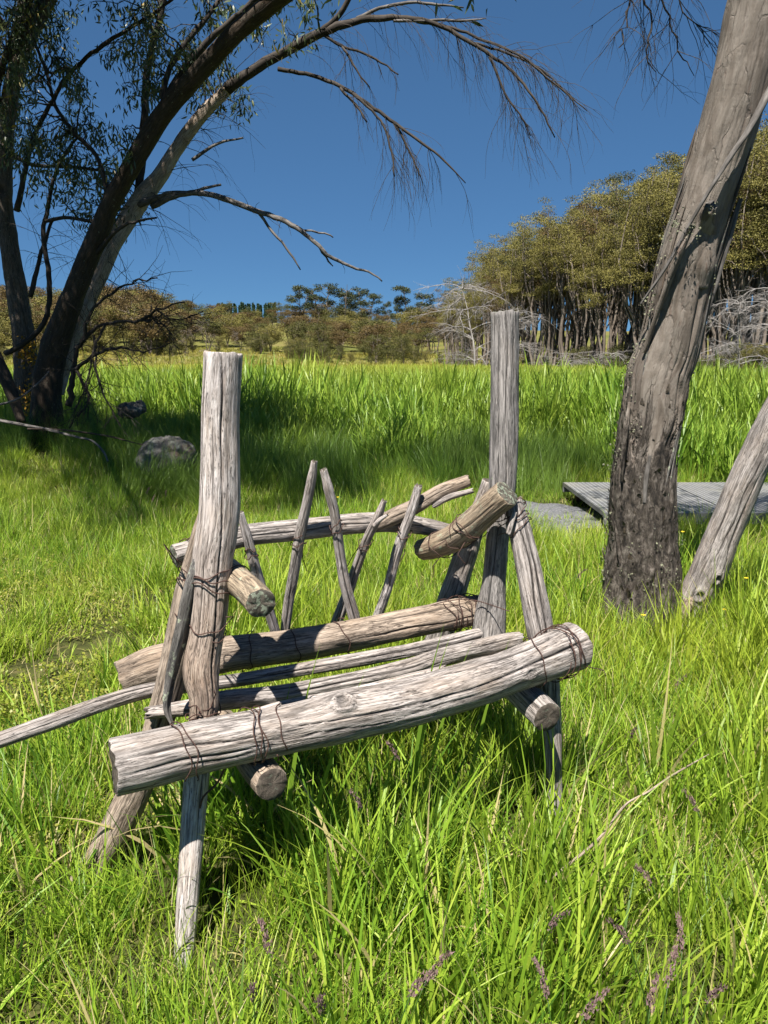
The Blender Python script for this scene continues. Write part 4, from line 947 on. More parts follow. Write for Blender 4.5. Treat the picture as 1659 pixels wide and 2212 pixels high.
    add_obj('crown', leaves_mesh('crown', np.array(above_frame(leafp)), rng, 8, 0.18, 0.15, 0.4), M['gum_leaf'], T)
    # second, older tree at the frame's left edge
    base = at(55, 900, 12); base[2] = gz1(base[0], base[1])
    T2 = empty('gum_tree', base, 'old patchy-barked gum with orange lichen at the left edge of the meadow', 'tree')
    P, R = line([(60, 985, 12, 62), (56, 900, 12, 46), (54, 756, 12, 46), (36, 637, 12, 42), (18, 518, 12, 38), (8, 400, 12, 34), (18, 240, 12, 34), (45, 120, 11.9, 36), (100, 0, 11.8, 38), (150, -110, 11.6, 34), (190, -300, 11.2, 28), (200, -520, 10.8, 18)])
    c, CP, CR = log('trunk', P, R, 'bark_patchy', T2, 84, 36, 0.05, ('end', 'end'), 0.06, 0.03, flare=(0.15, 0.4), knots=[(0.42, 4.4, 0.1, 0.03)])
    state['T'] = T2; twd = Tubes(); paths = [(CP, CR)]; vis = []; leafp = []
    L1 = limb([(10, 300, 12, 20), (-5, 200, 11.9, 18), (20, 110, 11.8, 17), (50, 40, 11.7, 16), (75, -30, 11.6, 15), (120, -200, 11, 12)])
    limb([(28, 130, 12.1, 22), (40, 70, 12.2, 24), (52, 0, 12.3, 24), (60, -120, 12.4, 20)])
    limb([(12, 763, 11.6, 12), (60, 738, 11.5, 12), (99, 690, 11.4, 11), (108, 609, 11.4, 11), (94, 506, 11.4, 10), (102, 460, 11.4, 9), (119, 377, 11.4, 8), (150, 320, 11.4, 7), (167, 300, 11.4, 5)])
    limb([(66, 640, 11.6, 12), (85, 560, 11.6, 9), (110, 480, 11.7, 7), (119, 470, 11.7, 6)])
    limb([(36, 456, 11.9, 14), (52, 377, 11.8, 11), (79, 278, 11.7, 10), (115, 214, 11.6, 9), (135, 175, 11.5, 9), (198, 115, 11.4, 9), (278, 60, 11.3, 8), (333, 24, 11.2, 7), (400, -30, 11.1, 6)])
    limb([(99, 476, 11.4, 8), (150, 470, 11.3, 7), (205, 478, 11.2, 7), (240, 470, 11.1, 5)])
    limb([(20, 330, 12, 10), (70, 355, 11.8, 8), (130, 360, 11.6, 7), (200, 365, 11.4, 6), (260, 378, 11.3, 4)])
    top = [limb([(150, -110, 11.6, 30), (60, -320, 10.4, 26), (-100, -560, 9.2, 20), (-300, -760, 8.2, 12)]),
           limb([(190, -300, 11.2, 24), (120, -560, 9.8, 20), (0, -850, 8.6, 14), (-150, -1150, 7.6, 8)]),
           limb([(10, 60, 12, 20), (-120, -100, 11.2, 20), (-300, -260, 10.2, 16), (-520, -400, 9.4, 10)])]
    for P, R in top: droop_twigs(twd, P, R, 60, rng, (0.8, 1.9), 0.2, 1.0, 0.45, 3, 1, 0.008, 0.9, leafpts=leafp)
    for pts in ([(-5.6, 9.9, 5.6), (-5.1, 7.6, 6.5), (-4.4, 5.4, 6.9), (-3.6, 3.6, 6.9)], [(-6.0, 9.5, 5.9), (-6.4, 7.2, 6.8), (-6.3, 4.9, 7.1), (-6.0, 3.2, 7.0)],
                [(-5.0, 9.8, 5.9), (-3.6, 7.6, 6.9), (-2.6, 5.8, 7.2), (-2.0, 4.4, 7.2)], [(-6.5, 10.2, 6.2), (-8.2, 8.8, 7.0), (-9.3, 7.2, 7.2), (-9.8, 5.6, 7.0)]):
        P_, R_ = spline(np.array([CP[int(len(CP) * 0.9)]] + pts), np.array([0.09, 0.07, 0.05, 0.035, 0.015]), 0.1)
        P_ = P_ + np.cumsum(rng.normal(0, 0.006, P_.shape), 0)
        one = Tubes(); one.add(P_, R_, 8, rough=0.15); add_obj('limb', one.mesh('limb'), M['branch_dark'], T2)
        droop_twigs(twd, P_, R_, 90, rng, (0.7, 1.5), 0.3, 1.0, 0.2, 3, 1, 0.006, 0.9, leafpts=leafp)
    spray(18, -30, 230, -20, 430, 10.8, 13.2, twd)
    for P, R in paths[1:7]: droop_twigs(twd, P, R, 12, rng, (0.4, 1.1), 0.2, 1, 0.6, 3, 1, 0.005, 0.6)
    add_obj('twigs', twd.mesh('twigs'), M['branch_dark'], T2)
    add_obj('leaves', leaves_mesh('leaves', np.array(vis)[rng.uniform(0, 1, len(vis)) < 0.95], rng, 2, 0.05, 0.105, 0.9), M['gum_leaf'], T2)
    add_obj('crown', leaves_mesh('crown', np.array(above_frame(leafp)), rng, 8, 0.20, 0.16, 0.4), M['gum_leaf'], T2)
    m_or = simple_mat('orange_lichen', (0.25, 0.12, 0.02), (0.50, 0.30, 0.04), 30, 0.9, 0.3); M['orange'] = m_or
    pts = []
    for k in range(60):
        y = rng.choice([rng.uniform(735, 790), rng.uniform(830, 900)])
        p = at(rng.uniform(45, 82), y, 11.72); pts.append((p, np.array([0, -1.0, 0])))
    lichen_clump(T2, pts, 8, 0.035, 5, 'orange_lichen', 'orange')
    # bare brush and fallen sticks round the feet of the trees
    br = empty('dead_brush', at(190, 840, 10.6) * [1, 1, 0], 'tangle of bare dead brush standing right of the dark gum trunk', 'brush')
    tb = Tubes()
    for s in ([(150, 880, 10.6, 14), (158, 800, 10.6, 11), (180, 735, 10.6, 9), (230, 700, 10.5, 7), (300, 692, 10.4, 6), (340, 670, 10.3, 5), (400, 650, 10.3, 3)],
              [(160, 800, 10.6, 10), (200, 770, 10.4, 8), (250, 752, 10.3, 6), (300, 760, 10.3, 4), (370, 745, 10.2, 2)],
              [(180, 740, 10.6, 9), (190, 690, 10.5, 7), (230, 640, 10.5, 6), (290, 610, 10.4, 4), (340, 600, 10.4, 3)],
              [(230, 700, 10.5, 6), (205, 760, 10.4, 5), (215, 830, 10.3, 4), (262, 920, 10.2, 3)],
              [(205, 730, 10.5, 5), (195, 800, 10.4, 4), (170, 870, 10.3, 3), (150, 930, 10.3, 3)],
              [(165, 790, 10.6, 8), (190, 860, 10.5, 6), (170, 900, 10.4, 5)],
              [(300, 692, 10.4, 5), (350, 700, 10.3, 4), (380, 735, 10.3, 2)],
              [(340, 670, 10.3, 4), (380, 690, 10.3, 3), (440, 672, 10.3, 2)]):
        P, R = line(s); P, R = spline(P, R, 0.08); P = P + rng.normal(0, 0.012, P.shape)
        tb.add(P, R, 6, rough=0.2); droop_twigs(tb, P, R, 16, rng, (0.3, 0.9), 0.15, 1, 0.1, 3, 1, 0.006, 0.55)
    add_obj('branches', tb.mesh('branches'), M['branch_dark'], br)
    sticks = [([(-30, 905, 9.9, 12), (30, 915, 9.8, 12), (110, 930, 9.6, 9), (170, 945, 9.4, 8), (200, 955, 9.3, 7), (225, 975, 9.2, 8), (235, 1000, 9.1, 6)], 'pale bent fallen stick lying in the grass below the left trees'),
              ([(60, 925, 9.7, 7), (140, 930, 9.5, 6), (230, 940, 9.3, 6), (300, 958, 9.2, 4), (360, 975, 9.1, 3)], 'long thin dark fallen stick reaching towards the grey boulder'),
              ([(-30, 720, 10.6, 26), (5, 800, 10.5, 25), (25, 850, 10.4, 24), (48, 910, 10.3, 20)], 'thick dark leaning branch at the left edge in front of the old gum'),
              ([(-20, 880, 10.0, 8), (40, 860, 10.1, 7), (90, 820, 10.4, 6), (110, 800, 10.6, 4)], 'thin grey stick propped against the dark gum trunk')]
    for i, (s, lab) in enumerate(sticks):
        P, R = line(s); P = P + rng.normal(0, 0.01, P.shape); R = R * (1 if i == 2 else 0.65)
        o, _, _ = log('fallen_branch', P, R, ['twig_grey', 'bark_brown', 'bark_brown', 'twig_grey'][i], None, 90 + i, 16, 0.05, ('end', 'end'), 0.1, 0.04)
        tag(o, lab, 'branch')
build_left_trees()

# ------------------------------------------------------------------ rocks
def build_rock(name, x, y, Y, w, h, label, seed, mat):
    c = at(x, y, Y); wm = w * mpp(c); hm = h * mpp(c)
    u, v = 48, 26
    th = np.linspace(0, 2 * PI, u, endpoint=False); ph = np.linspace(0.0, PI, v)
    D = np.stack([np.sin(ph)[:, None] * np.cos(th), np.sin(ph)[:, None] * np.sin(th), np.repeat(np.cos(ph)[:, None], u, 1)], -1)
    r = 1 + 0.16 * fbm(D * 1.3 + seed, seed, 2) + 0.11 * np.abs(fbm(D * 3 + seed, seed + 8, 2)) + 0.06 * fbm(D * 7 + seed, seed + 3, 3)
    V = D * r[..., None] * np.array([wm / 2, wm / 2 * 0.8, hm * 0.62])
    i = np.arange(v - 1)[:, None]; j = np.arange(u)[None, :]
    Q = np.stack([i * u + j, (i + 1) * u + j, (i + 1) * u + (j + 1) % u, i * u + (j + 1) % u], -1).reshape(-1, 4)
    o = add_obj(name, make_mesh(name, V.reshape(-1, 3), [Q]), mat)
    o.location = (c[0], c[1], c[2])
    tag(o, label, 'rock')
def rock_mat():
    m, nt, out = new_mat('lichened_rock')
    tc = nd(nt, 'ShaderNodeTexCoord')
    a = noise(nt, tc.outputs['Object'], 3, 6, 0.7); b_ = noise(nt, tc.outputs['Object'], 11, 7, 0.75); d = noise(nt, tc.outputs['Object'], 28, 5)
    c = ramp(nt, a, [(0.3, (0.035, 0.033, 0.03)), (0.5, (0.085, 0.08, 0.073)), (0.65, (0.075, 0.045, 0.03))]).outputs[0]
    c = mixc(nt, ramp(nt, b_, [(0.5, (0, 0, 0)), (0.62, (1, 1, 1))]).outputs[0], c, (0.17, 0.18, 0.16))
    c = mixc(nt, ramp(nt, d, [(0.34, (1, 1, 1)), (0.42, (0, 0, 0))]).outputs[0], c, (0.03, 0.03, 0.03))
    b = nd(nt, 'ShaderNodeBsdfPrincipled'); nt.links.new(c, b.inputs['Base Color']); b.inputs['Roughness'].default_value = 0.9
    bp = nd(nt, 'ShaderNodeBump'); bp.inputs['Distance'].default_value = 0.03; bp.inputs['Strength'].default_value = 0.8
    nt.links.new(mth(nt, 'ADD', b_, d), bp.inputs['Height']); nt.links.new(bp.outputs[0], b.inputs['Normal'])
    nt.links.new(b.outputs[0], out.inputs[0]); return m
M['rock'] = rock_mat()
build_rock('boulder', 364, 992, 9.2, 122, 74, 'large grey lichened boulder in the shade behind the tall left post', 3, M['rock'])
build_rock('stone', 280, 886, 10.8, 48, 28, 'small pale stone in grass between dark gum and boulder', 5, M['rock'])
build_rock('stone', 303, 880, 10.9, 26, 22, 'tiny grey stone touching the right side of the small pale stone', 9, M['rock'])

# ------------------------------------------------------------------ boardwalk and gravel
def box(name, x0, x1, y0, y1, z0, z1, mat, parent=None):
    V = np.array([[x, y, z] for z in (z0, z1) for y in (y0, y1) for x in (x0, x1)], float)
    Q = [[0, 2, 3, 1], [4, 5, 7, 6], [0, 1, 5, 4], [1, 3, 7, 5], [3, 2, 6, 7], [2, 0, 4, 6]]
    return add_obj(name, make_mesh(name, V, [np.array(Q)], smooth=False), mat, parent)
def grate_mat():
    m, nt, out = new_mat('grey_grating')
    tc = nd(nt, 'ShaderNodeTexCoord')
    br = nd(nt, 'ShaderNodeTexBrick'); br.inputs['Scale'].default_value = 22; br.offset = 0
    br.inputs['Color1'].default_value = (0.035, 0.035, 0.035, 1); br.inputs['Color2'].default_value = (0.06, 0.06, 0.06, 1); br.inputs['Mortar'].default_value = (0.33, 0.33, 0.325, 1)
    br.inputs['Mortar Size'].default_value = 0.10; br.inputs['Brick Width'].default_value = 1.0; br.inputs['Row Height'].default_value = 0.8
    nt.links.new(tc.outputs['Object'], br.inputs['Vector'])
    dirt = noise(nt, tc.outputs['Object'], 2.5, 6, 0.7)
    c = mixc(nt, ramp(nt, dirt, [(0.5, (0, 0, 0)), (0.75, (1, 1, 1))]).outputs[0], br.outputs['Color'], (0.20, 0.19, 0.15))
    b = nd(nt, 'ShaderNodeBsdfPrincipled'); nt.links.new(c, b.inputs['Base Color']); b.inputs['Roughness'].default_value = 0.6
    bp = nd(nt, 'ShaderNodeBump'); bp.inputs['Distance'].default_value = 0.01; bp.invert = True
    nt.links.new(br.outputs['Fac'], bp.inputs['Height']); nt.links.new(bp.outputs[0], b.inputs['Normal'])
    nt.links.new(b.outputs[0], out.inputs[0]); return m
M['grate'] = grate_mat()
M['steel'] = simple_mat('dull_steel', (0.10, 0.10, 0.105), (0.20, 0.20, 0.205), 8, 0.55, 0.1, spec=0.4)
M['timber'] = simple_mat('brown_bearer_timber', (0.08, 0.045, 0.03), (0.17, 0.10, 0.065), 12, 0.85, 0.3, stretch=(0.2, 1, 1))
def build_deck():
    D = empty('boardwalk', (3.6, 7.4, 0), 'low grey metal-grated boardwalk behind the gum trunk', 'boardwalk')
    D.rotation_euler[2] = math.radians(0)
    # local frame: x right, y away
    for k in range(4):
        o = box('grating_panel', -1.62 + k * 1.16, -0.48 + k * 1.16, -0.62, 0.98, 0.145, 0.185, M['grate'], D); o.matrix_parent_inverse.identity()
    for y in (-0.64, 0.98):
        o = box('edge_beam', -1.62, 3.05, y - 0.02, y + 0.02, 0.08, 0.182, M['steel'], D); o.matrix_parent_inverse.identity()
    for y in (-0.55, 0.88):
        o = box('bearer', -1.5, 3.0, y - 0.05, y + 0.05, 0.0, 0.078, M['timber'], D); o.matrix_parent_inverse.identity()
    for x in (-0.55, 0.9, 2.3):
        for y in (-0.53, 0.80):
            o = box('stump', x - 0.07, x + 0.07, y - 0.07, y + 0.07, -0.15, -0.002, M['timber'], D); o.matrix_parent_inverse.identity()
    # gravel landing
    rng = np.random.default_rng(4)
    n = 40; th = np.linspace(0, 2 * PI, n, endpoint=False)
    V = [[1.62, 7.35, gz1(1.62, 7.35) + 0.035]]
    for rr_ in (0.5, 0.85, 1.0):
        for t in th:
            k = 1 + 0.22 * math.sin(3 * t + 1) + 0.12 * math.sin(7 * t)
            x = 1.62 + 0.62 * rr_ * k * math.cos(t); y = 7.35 + 0.85 * rr_ * k * math.sin(t)
            V.append([x, y, gz1(x, y) + (0.035 if rr_ < 1 else -0.01)])
    Tn = [[0, 1 + i, 1 + (i + 1) % n] for i in range(n)]
    Q = [[1 + r * n + i, 1 + (r + 1) * n + i, 1 + (r + 1) * n + (i + 1) % n, 1 + r * n + (i + 1) % n] for r in (0, 1) for i in range(n)]
    g = add_obj('gravel_path', make_mesh('gravel_path', np.array(V), [np.array(Q), np.array(Tn)]), simple_mat('grey_gravel', (0.04, 0.042, 0.046), (0.19, 0.19, 0.195), 45, 0.9, 0.8))
    tag(g, kind='structure')
build_deck()
def on_path(x, y):
    return (((x - 1.62) / 0.62) ** 2 + ((y - 7.35) / 0.85) ** 2 < 1.0) | ((x > 1.95) & (x < 6.8) & (y > 6.7) & (y < 8.45))

# ------------------------------------------------------------------ grasses (real blades, instanced from small tufts)
def blades(specs, segs=4):
    """specs: arrays base(n,3), az, L, W, lean, curl, rnd -> verts, quads, tris, attr"""
    base, az, L, W, lean, curl, rnd, tw = specs
    n = len(az)
    V = []; H = []
    d = np.stack([np.cos(az), np.sin(az), 0 * az], -1)
    wd = np.stack([-np.sin(az + tw), np.cos(az + tw), 0 * az], -1)
    p = base.copy(); ang = lean.copy()
    prof = [0.75, 1.0, 0.9, 0.62, 0.3, 0.2][:segs]
    for k in range(segs):
        w = W * prof[k]
        V.append(p - wd * w[:, None] * 0.5); V.append(p + wd * w[:, None] * 0.5); H += [k / segs] * 2
        st = L / segs
        p = p + (d * np.sin(ang)[:, None] + np.array([0, 0, 1.0]) * np.cos(ang)[:, None]) * st[:, None]
        ang = ang + curl / segs
    V.append(p); H.append(1.0)
    m = 2 * segs + 1
    VV = np.stack(V, 1).reshape(-1, 3)
    b = (np.arange(n) * m)[:, None]
    Q = np.vstack([b + np.array([[2 * k, 2 * k + 1, 2 * k + 3, 2 * k + 2]]) for k in range(segs - 1)])
    T3 = b + np.array([[2 * segs - 2, 2 * segs - 1, 2 * segs]])
    A = np.stack([np.tile(H, n), np.repeat(rnd, m), np.zeros(n * m)], -1)
    return VV, Q, T3, A

def tuft(name, rng, n, rad, L, W, lean, curl, mat, segs=4, dry=0.04, clumps=0, crad=0.03):
    base = np.zeros((n, 3)); r = rad * np.sqrt(rng.uniform(0, 1, n)); t = rng.uniform(0, 2 * PI, n)
    base[:, 0] = r * np.cos(t); base[:, 1] = r * np.sin(t); base[:, 2] = -0.02
    az = rng.uniform(0, 2 * PI, n); kl = np.ones(n)
    if clumps:                                       # blades gather in small clumps of their own height and lean
        cr = rad * np.sqrt(rng.uniform(0, 1, clumps)); ct = rng.uniform(0, 2 * PI, clumps); ci = rng.integers(0, clumps, n)
        base[:, 0] = (cr * np.cos(ct))[ci] + rng.normal(0, crad, n); base[:, 1] = (cr * np.sin(ct))[ci] + rng.normal(0, crad, n)
        kl = rng.uniform(0.5, 1.22, clumps)[ci]; out = np.arctan2(base[:, 1] - (cr * np.sin(ct))[ci], base[:, 0] - (cr * np.cos(ct))[ci])
        az = np.where(rng.uniform(0, 1, n) < 0.7, out + rng.normal(0, 0.5, n), az)
    rnd = rng.uniform(0, 0.92, n); rnd[rng.uniform(0, 1, n) < dry] = 1.0
    sp = (base, az, rng.uniform(*L, n) * kl, rng.uniform(*W, n), np.abs(rng.normal(0, lean, n)), rng.uniform(curl[0], curl[1], n), rnd, rng.normal(0, 0.6, n))
    V, Q, T3, A = blades(sp, segs)
    me = make_mesh(name, V, [Q, T3], attrs={'bl': A})
    me.materials.append(mat)
    return me

def reed_tuft(name, rng, n, rad, H, mat):
    B = []; 
    base = []; az = []; L = []; W = []; lean = []; curl = []; rnd = []; tw = []
    for _ in range(n):
        r = rad * math.sqrt(rng.uniform()); t = rng.uniform(0, 2 * PI)
        b0 = np.array([r * math.cos(t), r * math.sin(t), 0]); h = rng.uniform(*H); a0 = rng.uniform(0, 2 * PI); c = rng.uniform(0.1, 0.9)
        for k in range(6):
            f = k / 6
            base.append(b0 + np.array([0, 0, h * (0.0 + 0.62 * f)])); az.append(a0 + k * PI + rng.normal(0, 0.5)); L.append(h * rng.uniform(0.38, 0.62) * (1.15 - 0.3 * f))
            W.append(rng.uniform(0.018, 0.034)); lean.append(rng.uniform(0.12, 0.5)); curl.append(rng.uniform(0.0, 0.9)); rnd.append(min(1, max(0, c + rng.normal(0, 0.2)))); tw.append(rng.normal(0, 0.3))
        base.append(b0.copy()); az.append(a0); L.append(h); W.append(0.012); lean.append(abs(rng.normal(0, 0.06))); curl.append(0.05); rnd.append(c); tw.append(0)
    V, Q, T3, A = blades((np.array(base), np.array(az), np.array(L), np.array(W), np.array(lean), np.array(curl), np.array(rnd), np.array(tw)), 4)
    me = make_mesh(name, V, [Q, T3], attrs={'bl': A}); me.materials.append(mat); return me

def cover_tuft(name, rng, n, rad, mat):
    V = []; Q = []; A = []
    for i in range(n):
        r = rad * math.sqrt(rng.uniform()); t = rng.uniform(0, 2 * PI)
        c = np.array([r * math.cos(t), r * math.sin(t), rng.uniform(0.01, 0.03) + 0.05 * (0.5 + 0.5 * math.sin(r * 31 + 3 * math.sin(t * 2)))]); s = rng.uniform(0.003, 0.0075)
        nn = rng.normal(0, 0.5, 3) + np.array([0, 0, 1]); nn /= np.linalg.norm(nn); a = np.cross(nn, [1, 0.2, 0.1]); a /= np.linalg.norm(a); b = np.cross(nn, a)
        q = rng.uniform(); o = len(V)
        V += [c + s * a * 1.3, c + s * b, c - s * a * 1.3, c - s * b]; Q.append([o, o + 1, o + 2, o + 3]); A += [[0.5, q, 0]] * 4
    me = make_mesh(name, np.array(V), [np.array(Q)], attrs={'bl': np.array(A)}); me.materials.append(mat); return me

def variants(cname, meshes):
    c = bpy.data.collections.new(cname)
    for k, me in enumerate(meshes):
        o = bpy.data.objects.new(cname + '_%02d' % k, me); c.objects.link(o)
    return c

def scatter(name, coll, pos, rot, scl, idx, tint, mats):
    me = bpy.data.meshes.new(name)
    n = len(pos); me.vertices.add(n); me.vertices.foreach_set('co', np.asarray(pos, np.float32).ravel())
    for k, a, ty in (('rot', rot, 'FLOAT_VECTOR'), ('scl', scl, 'FLOAT_VECTOR'), ('tint', tint, 'FLOAT'), ('idx', idx, 'INT')):
        at_ = me.attributes.new(k, ty, 'POINT')
        at_.data.foreach_set('vector' if ty == 'FLOAT_VECTOR' else 'value', np.asarray(a, np.int32 if ty == 'INT' else np.float32).ravel())
    o = bpy.data.objects.new(name, me); COL.objects.link(o)
    for m in mats: me.materials.append(m)
    ng = bpy.data.node_groups.new(name, 'GeometryNodeTree')
    ng.interface.new_socket('Geometry', in_out='INPUT', socket_type='NodeSocketGeometry')
    ng.interface.new_socket('Geometry', in_out='OUTPUT', socket_type='NodeSocketGeometry')
    gi = ng.nodes.new('NodeGroupInput'); go = ng.nodes.new('NodeGroupOutput')
    ci = ng.nodes.new('GeometryNodeCollectionInfo'); ci.inputs['Collection'].default_value = coll
    ci.inputs['Separate Children'].default_value = True; ci.inputs['Reset Children'].default_value = True
    ip = ng.nodes.new('GeometryNodeInstanceOnPoints'); ip.inputs['Pick Instance'].default_value = True
    def na(nm, ty):
        q = ng.nodes.new('GeometryNodeInputNamedAttribute'); q.data_type = ty; q.inputs['Name'].default_value = nm; return q.outputs['Attribute']
    ng.links.new(gi.outputs[0], ip.inputs['Points']); ng.links.new(ci.outputs[0], ip.inputs['Instance'])
    ng.links.new(na('idx', 'INT'), ip.inputs['Instance Index']); ng.links.new(na('scl', 'FLOAT_VECTOR'), ip.inputs['Scale'])
    e2r = ng.nodes.new('FunctionNodeEulerToRotation'); ng.links.new(na('rot', 'FLOAT_VECTOR'), e2r.inputs[0])
    ng.links.new(e2r.outputs[0], ip.inputs['Rotation']); ng.links.new(ip.outputs[0], go.inputs[0])
    md = o.modifiers.new('scatter', 'NODES'); md.node_group = ng
    return o

def wedge(rng, Y0, Y1, dens, margin=1.2, slope=0.54):
    """jittered grid of points on the ground between Y0 and Y1 in and round the view"""
    c = 1 / math.sqrt(dens); W = margin + slope * Y1
    gx, gy = np.meshgrid(np.arange(-W, W, c), np.arange(Y0, Y1, c))
    x = gx.ravel() + rng.uniform(0, c, gx.size); y = gy.ravel() + rng.uniform(0, c, gx.size)
    k = (np.abs(x) < margin + slope * y) & (y < Y1)
    p = rng.permutation(int(k.sum()))
    return x[k][p], y[k][p]
def finish(rng, name, coll, x, y, s, nv, tilt, tint, label, cat, mats, sz=None):
    z = gz(x, y); n = len(x)
    rot = np.stack([rng.normal(0, tilt, n), rng.normal(0, tilt, n), rng.uniform(0, 2 * PI, n)], -1)
    szz = s * (rng.uniform(0.85, 1.2, n) if sz is None else sz)
    o = scatter(name, coll, np.stack([x, y, z], -1), rot, np.stack([s, s, szz], -1), rng.integers(0, nv, n), np.clip(tint, 0, 1), mats)
    tag(o, label, cat, kind='stuff'); return o

def trunk_mask(x, y):
    b = at(1385, 1345, 4.5); return ((x - b[0]) ** 2 + (y - b[1]) ** 2) < 0.2 ** 2

def build_grass():
    rng = np.random.default_rng(77)
    lush = variants('lush', [tuft('lush_tuft', rng, 290, 0.28, (0.17, 0.46), (0.005, 0.0135), 0.30, (0.1, 1.1), M['grass'], 5, 0.05, 26, 0.028) for _ in range(8)])
    fine = variants('fine', [tuft('fine_tuft', rng, 560, 0.30, (0.10, 0.27), (0.0018, 0.004), 0.35, (0.1, 1.2), M['grass'], 4, 0.07, 34, 0.04) for _ in range(8)])
    low = variants('low', [tuft('low_tuft', rng, 480, 0.30, (0.04, 0.15), (0.003, 0.006), 0.55, (0.1, 1.3), M['grass'], 3, 0.30, 24, 0.06) for _ in range(6)])
    cov = variants('cover', [cover_tuft('cover_tuft', rng, 1100, 0.32, M['cover']) for _ in range(5)])
    sedge = variants('sedge', [tuft('sedge_tuft', rng, 340, 0.34, (0.40, 0.85), (0.003, 0.0065), 0.22, (0.2, 1.2), M['sedge'], 5, 0.02, 9, 0.07) for _ in range(6)])
    reed = variants('reed', [reed_tuft('reed_tuft', rng, 40, 0.5, (0.75, 1.2), M['reed']) for _ in range(8)])
    far = variants('farreed', [reed_tuft('far_reed_tuft', rng, 60, 1.2, (0.8, 1.15), M['reed']) for _ in range(5)])
    slope = variants('slope', [tuft('slope_tuft', rng, 26, 0.5, (0.15, 0.5), (0.03, 0.06), 0.4, (0.1, 1.0), M['cover'], 3, 0.1) for _ in range(4)])
    nf = lambda x, y, s, k: vnoise(np.stack([x * s, y * s, 0 * x], -1), k)
    # reed edge: curve that the reeds begin behind
    def reed_y(x): return 10.6 + 0.9 * vnoise(np.stack([x * 0.9, 0 * x, 0 * x + 3], -1), 61) + 2.4 * sstep(-2.6, -4.6, x) + 0.5 * np.sin(x * 1.3) - 1.2 * sstep(1.5, 3.5, x)
    def sedge_in(x, y): return (y > 7.9 + 0.5 * np.sin(x * 1.1 + 1) + 1.6 * sstep(-2.2, -3.2, x) + 0.6 * sstep(1.0, 2.2, x)) & (y < reed_y(x) + 0.8)
    # near lush grass
    xs = []; ys = []
    for Y0, Y1, d in ((0.75, 2.6, 12.5), (2.6, 4.5, 9.5), (4.5, 7.0, 5.5), (7.0, 10.5, 2.4)):
        x, y = wedge(rng, Y0, Y1, d); xs.append(x); ys.append(y)
    x = np.concatenate(xs); y = np.concatenate(ys)
    left = sstep(-0.75, -1.2, x + 0.10 * (y - 2.5)) * sstep(2.0, 2.7, y) * sstep(5.4, 4.4, y)      # mossy clearing at the left
    patch = nf(x, y, 1.5, 4)
    keep = ~on_path(x, y) & ~trunk_mask(x, y) & (rng.uniform(0, 1, len(x)) > left * 0.6) & (rng.uniform(0, 1, len(x)) < 0.85 + 0.5 * patch)
    x, y, left = x[keep], y[keep], left[keep]
    s = rng.uniform(0.65, 1.12, len(x)) * (1 + 0.22 * nf(x, y, 0.9, 6)) * (1 - 0.3 * left) * (1 - 0.25 * sstep(3.5, 6, y))
    s = np.where((np.abs(x + 0.44 * y) < 0.2) & (y > 1.35) & (y < 2.1), s * 0.6, s)
    under = (x > -0.8) & (x < 0.95) & (y > 1.75 + 0.45 * (x + 0.7)) & (y < 2.5 + 0.45 * (x + 0.7))
    s = np.where(under, s * 0.95, s)
    s = np.where(y < 1.25, s * 0.8, s)
    s = np.where((np.abs(x + 0.42) < 0.26) & (y > 1.1) & (y < 1.85), s * 0.68, s)
    t = 0.18 + 0.35 * nf(x, y, 0.8, 9) + 0.15 * sstep(0.2, 1.5, x) + rng.normal(0, 0.1, len(x))
    finish(rng, 'meadow_grass', lush, x, y, s, 8, 0.12, t, 'lush bright green grass round the bench', 'grass', [M['grass']])
    xs = []; ys = []
    for Y0, Y1, d in ((0.75, 2.6, 4.5), (2.6, 4.5, 5.5), (4.5, 7.0, 6), (7.0, 10.5, 4.6), (10.5, 13.5, 2)):
        x, y = wedge(rng, Y0, Y1, d); xs.append(x); ys.append(y)
    x = np.concatenate(xs); y = np.concatenate(ys)
    left = sstep(-0.75, -1.2, x + 0.10 * (y - 2.5)) * sstep(2.0, 2.7, y) * sstep(5.4, 4.4, y)
    keep = ~on_path(x, y) & ~trunk_mask(x, y) & (rng.uniform(0, 1, len(x)) > left * 0.35); x, y, left = x[keep], y[keep], left[keep]
    s = rng.uniform(0.75, 1.3, len(x)) * (1 - 0.35 * left)
    s = np.where((np.abs(x + 0.42) < 0.3) & (y > 1.1) & (y < 1.85), s * 0.9, s)
    t = 0.15 + 0.35 * nf(x, y, 0.7, 12) + 0.3 * left + rng.normal(0, 0.12, len(x))
    finish(rng, 'fine_grass', fine, x, y, s, 8, 0.12, t, 'fine thin-bladed grass filling the meadow', 'grass', [M['grass']])
    xs = []; ys = []
    for Y0, Y1, d in ((0.9, 3.0, 7), (3.0, 6.0, 6), (6.0, 10.0, 4.2)):
        x, y = wedge(rng, Y0, Y1, d); xs.append(x); ys.append(y)
    x = np.concatenate(xs); y = np.concatenate(ys)
    keep = ~on_path(x, y) | (rng.uniform(0, 1, len(x)) < 0.16); x, y = x[keep], y[keep]
    t = 0.4 + 0.4 * nf(x, y, 0.8, 15) + rng.normal(0, 0.1, len(x))
    finish(rng, 'short_grass', low, x, y, rng.uniform(0.8, 1.3, len(x)), 6, 0.1, t, 'short tangled yellow-green undergrass', 'grass', [M['grass']])
    # small-leaved ground cover at the left
    x, y = wedge(rng, 1.9, 6.0, 11)
    left = np.clip(0.75 + 0.6 * nf(x, y, 1.3, 41), 0, 1) * sstep(-0.3, -1.4, x + 0.10 * (y - 2.5)) * sstep(1.9, 2.5, y) * sstep(5.8, 4.6, y)
    keep = rng.uniform(0, 1, len(x)) < left; x, y = x[keep], y[keep]
    t = 0.3 + 0.6 * nf(x, y, 1.2, 19)
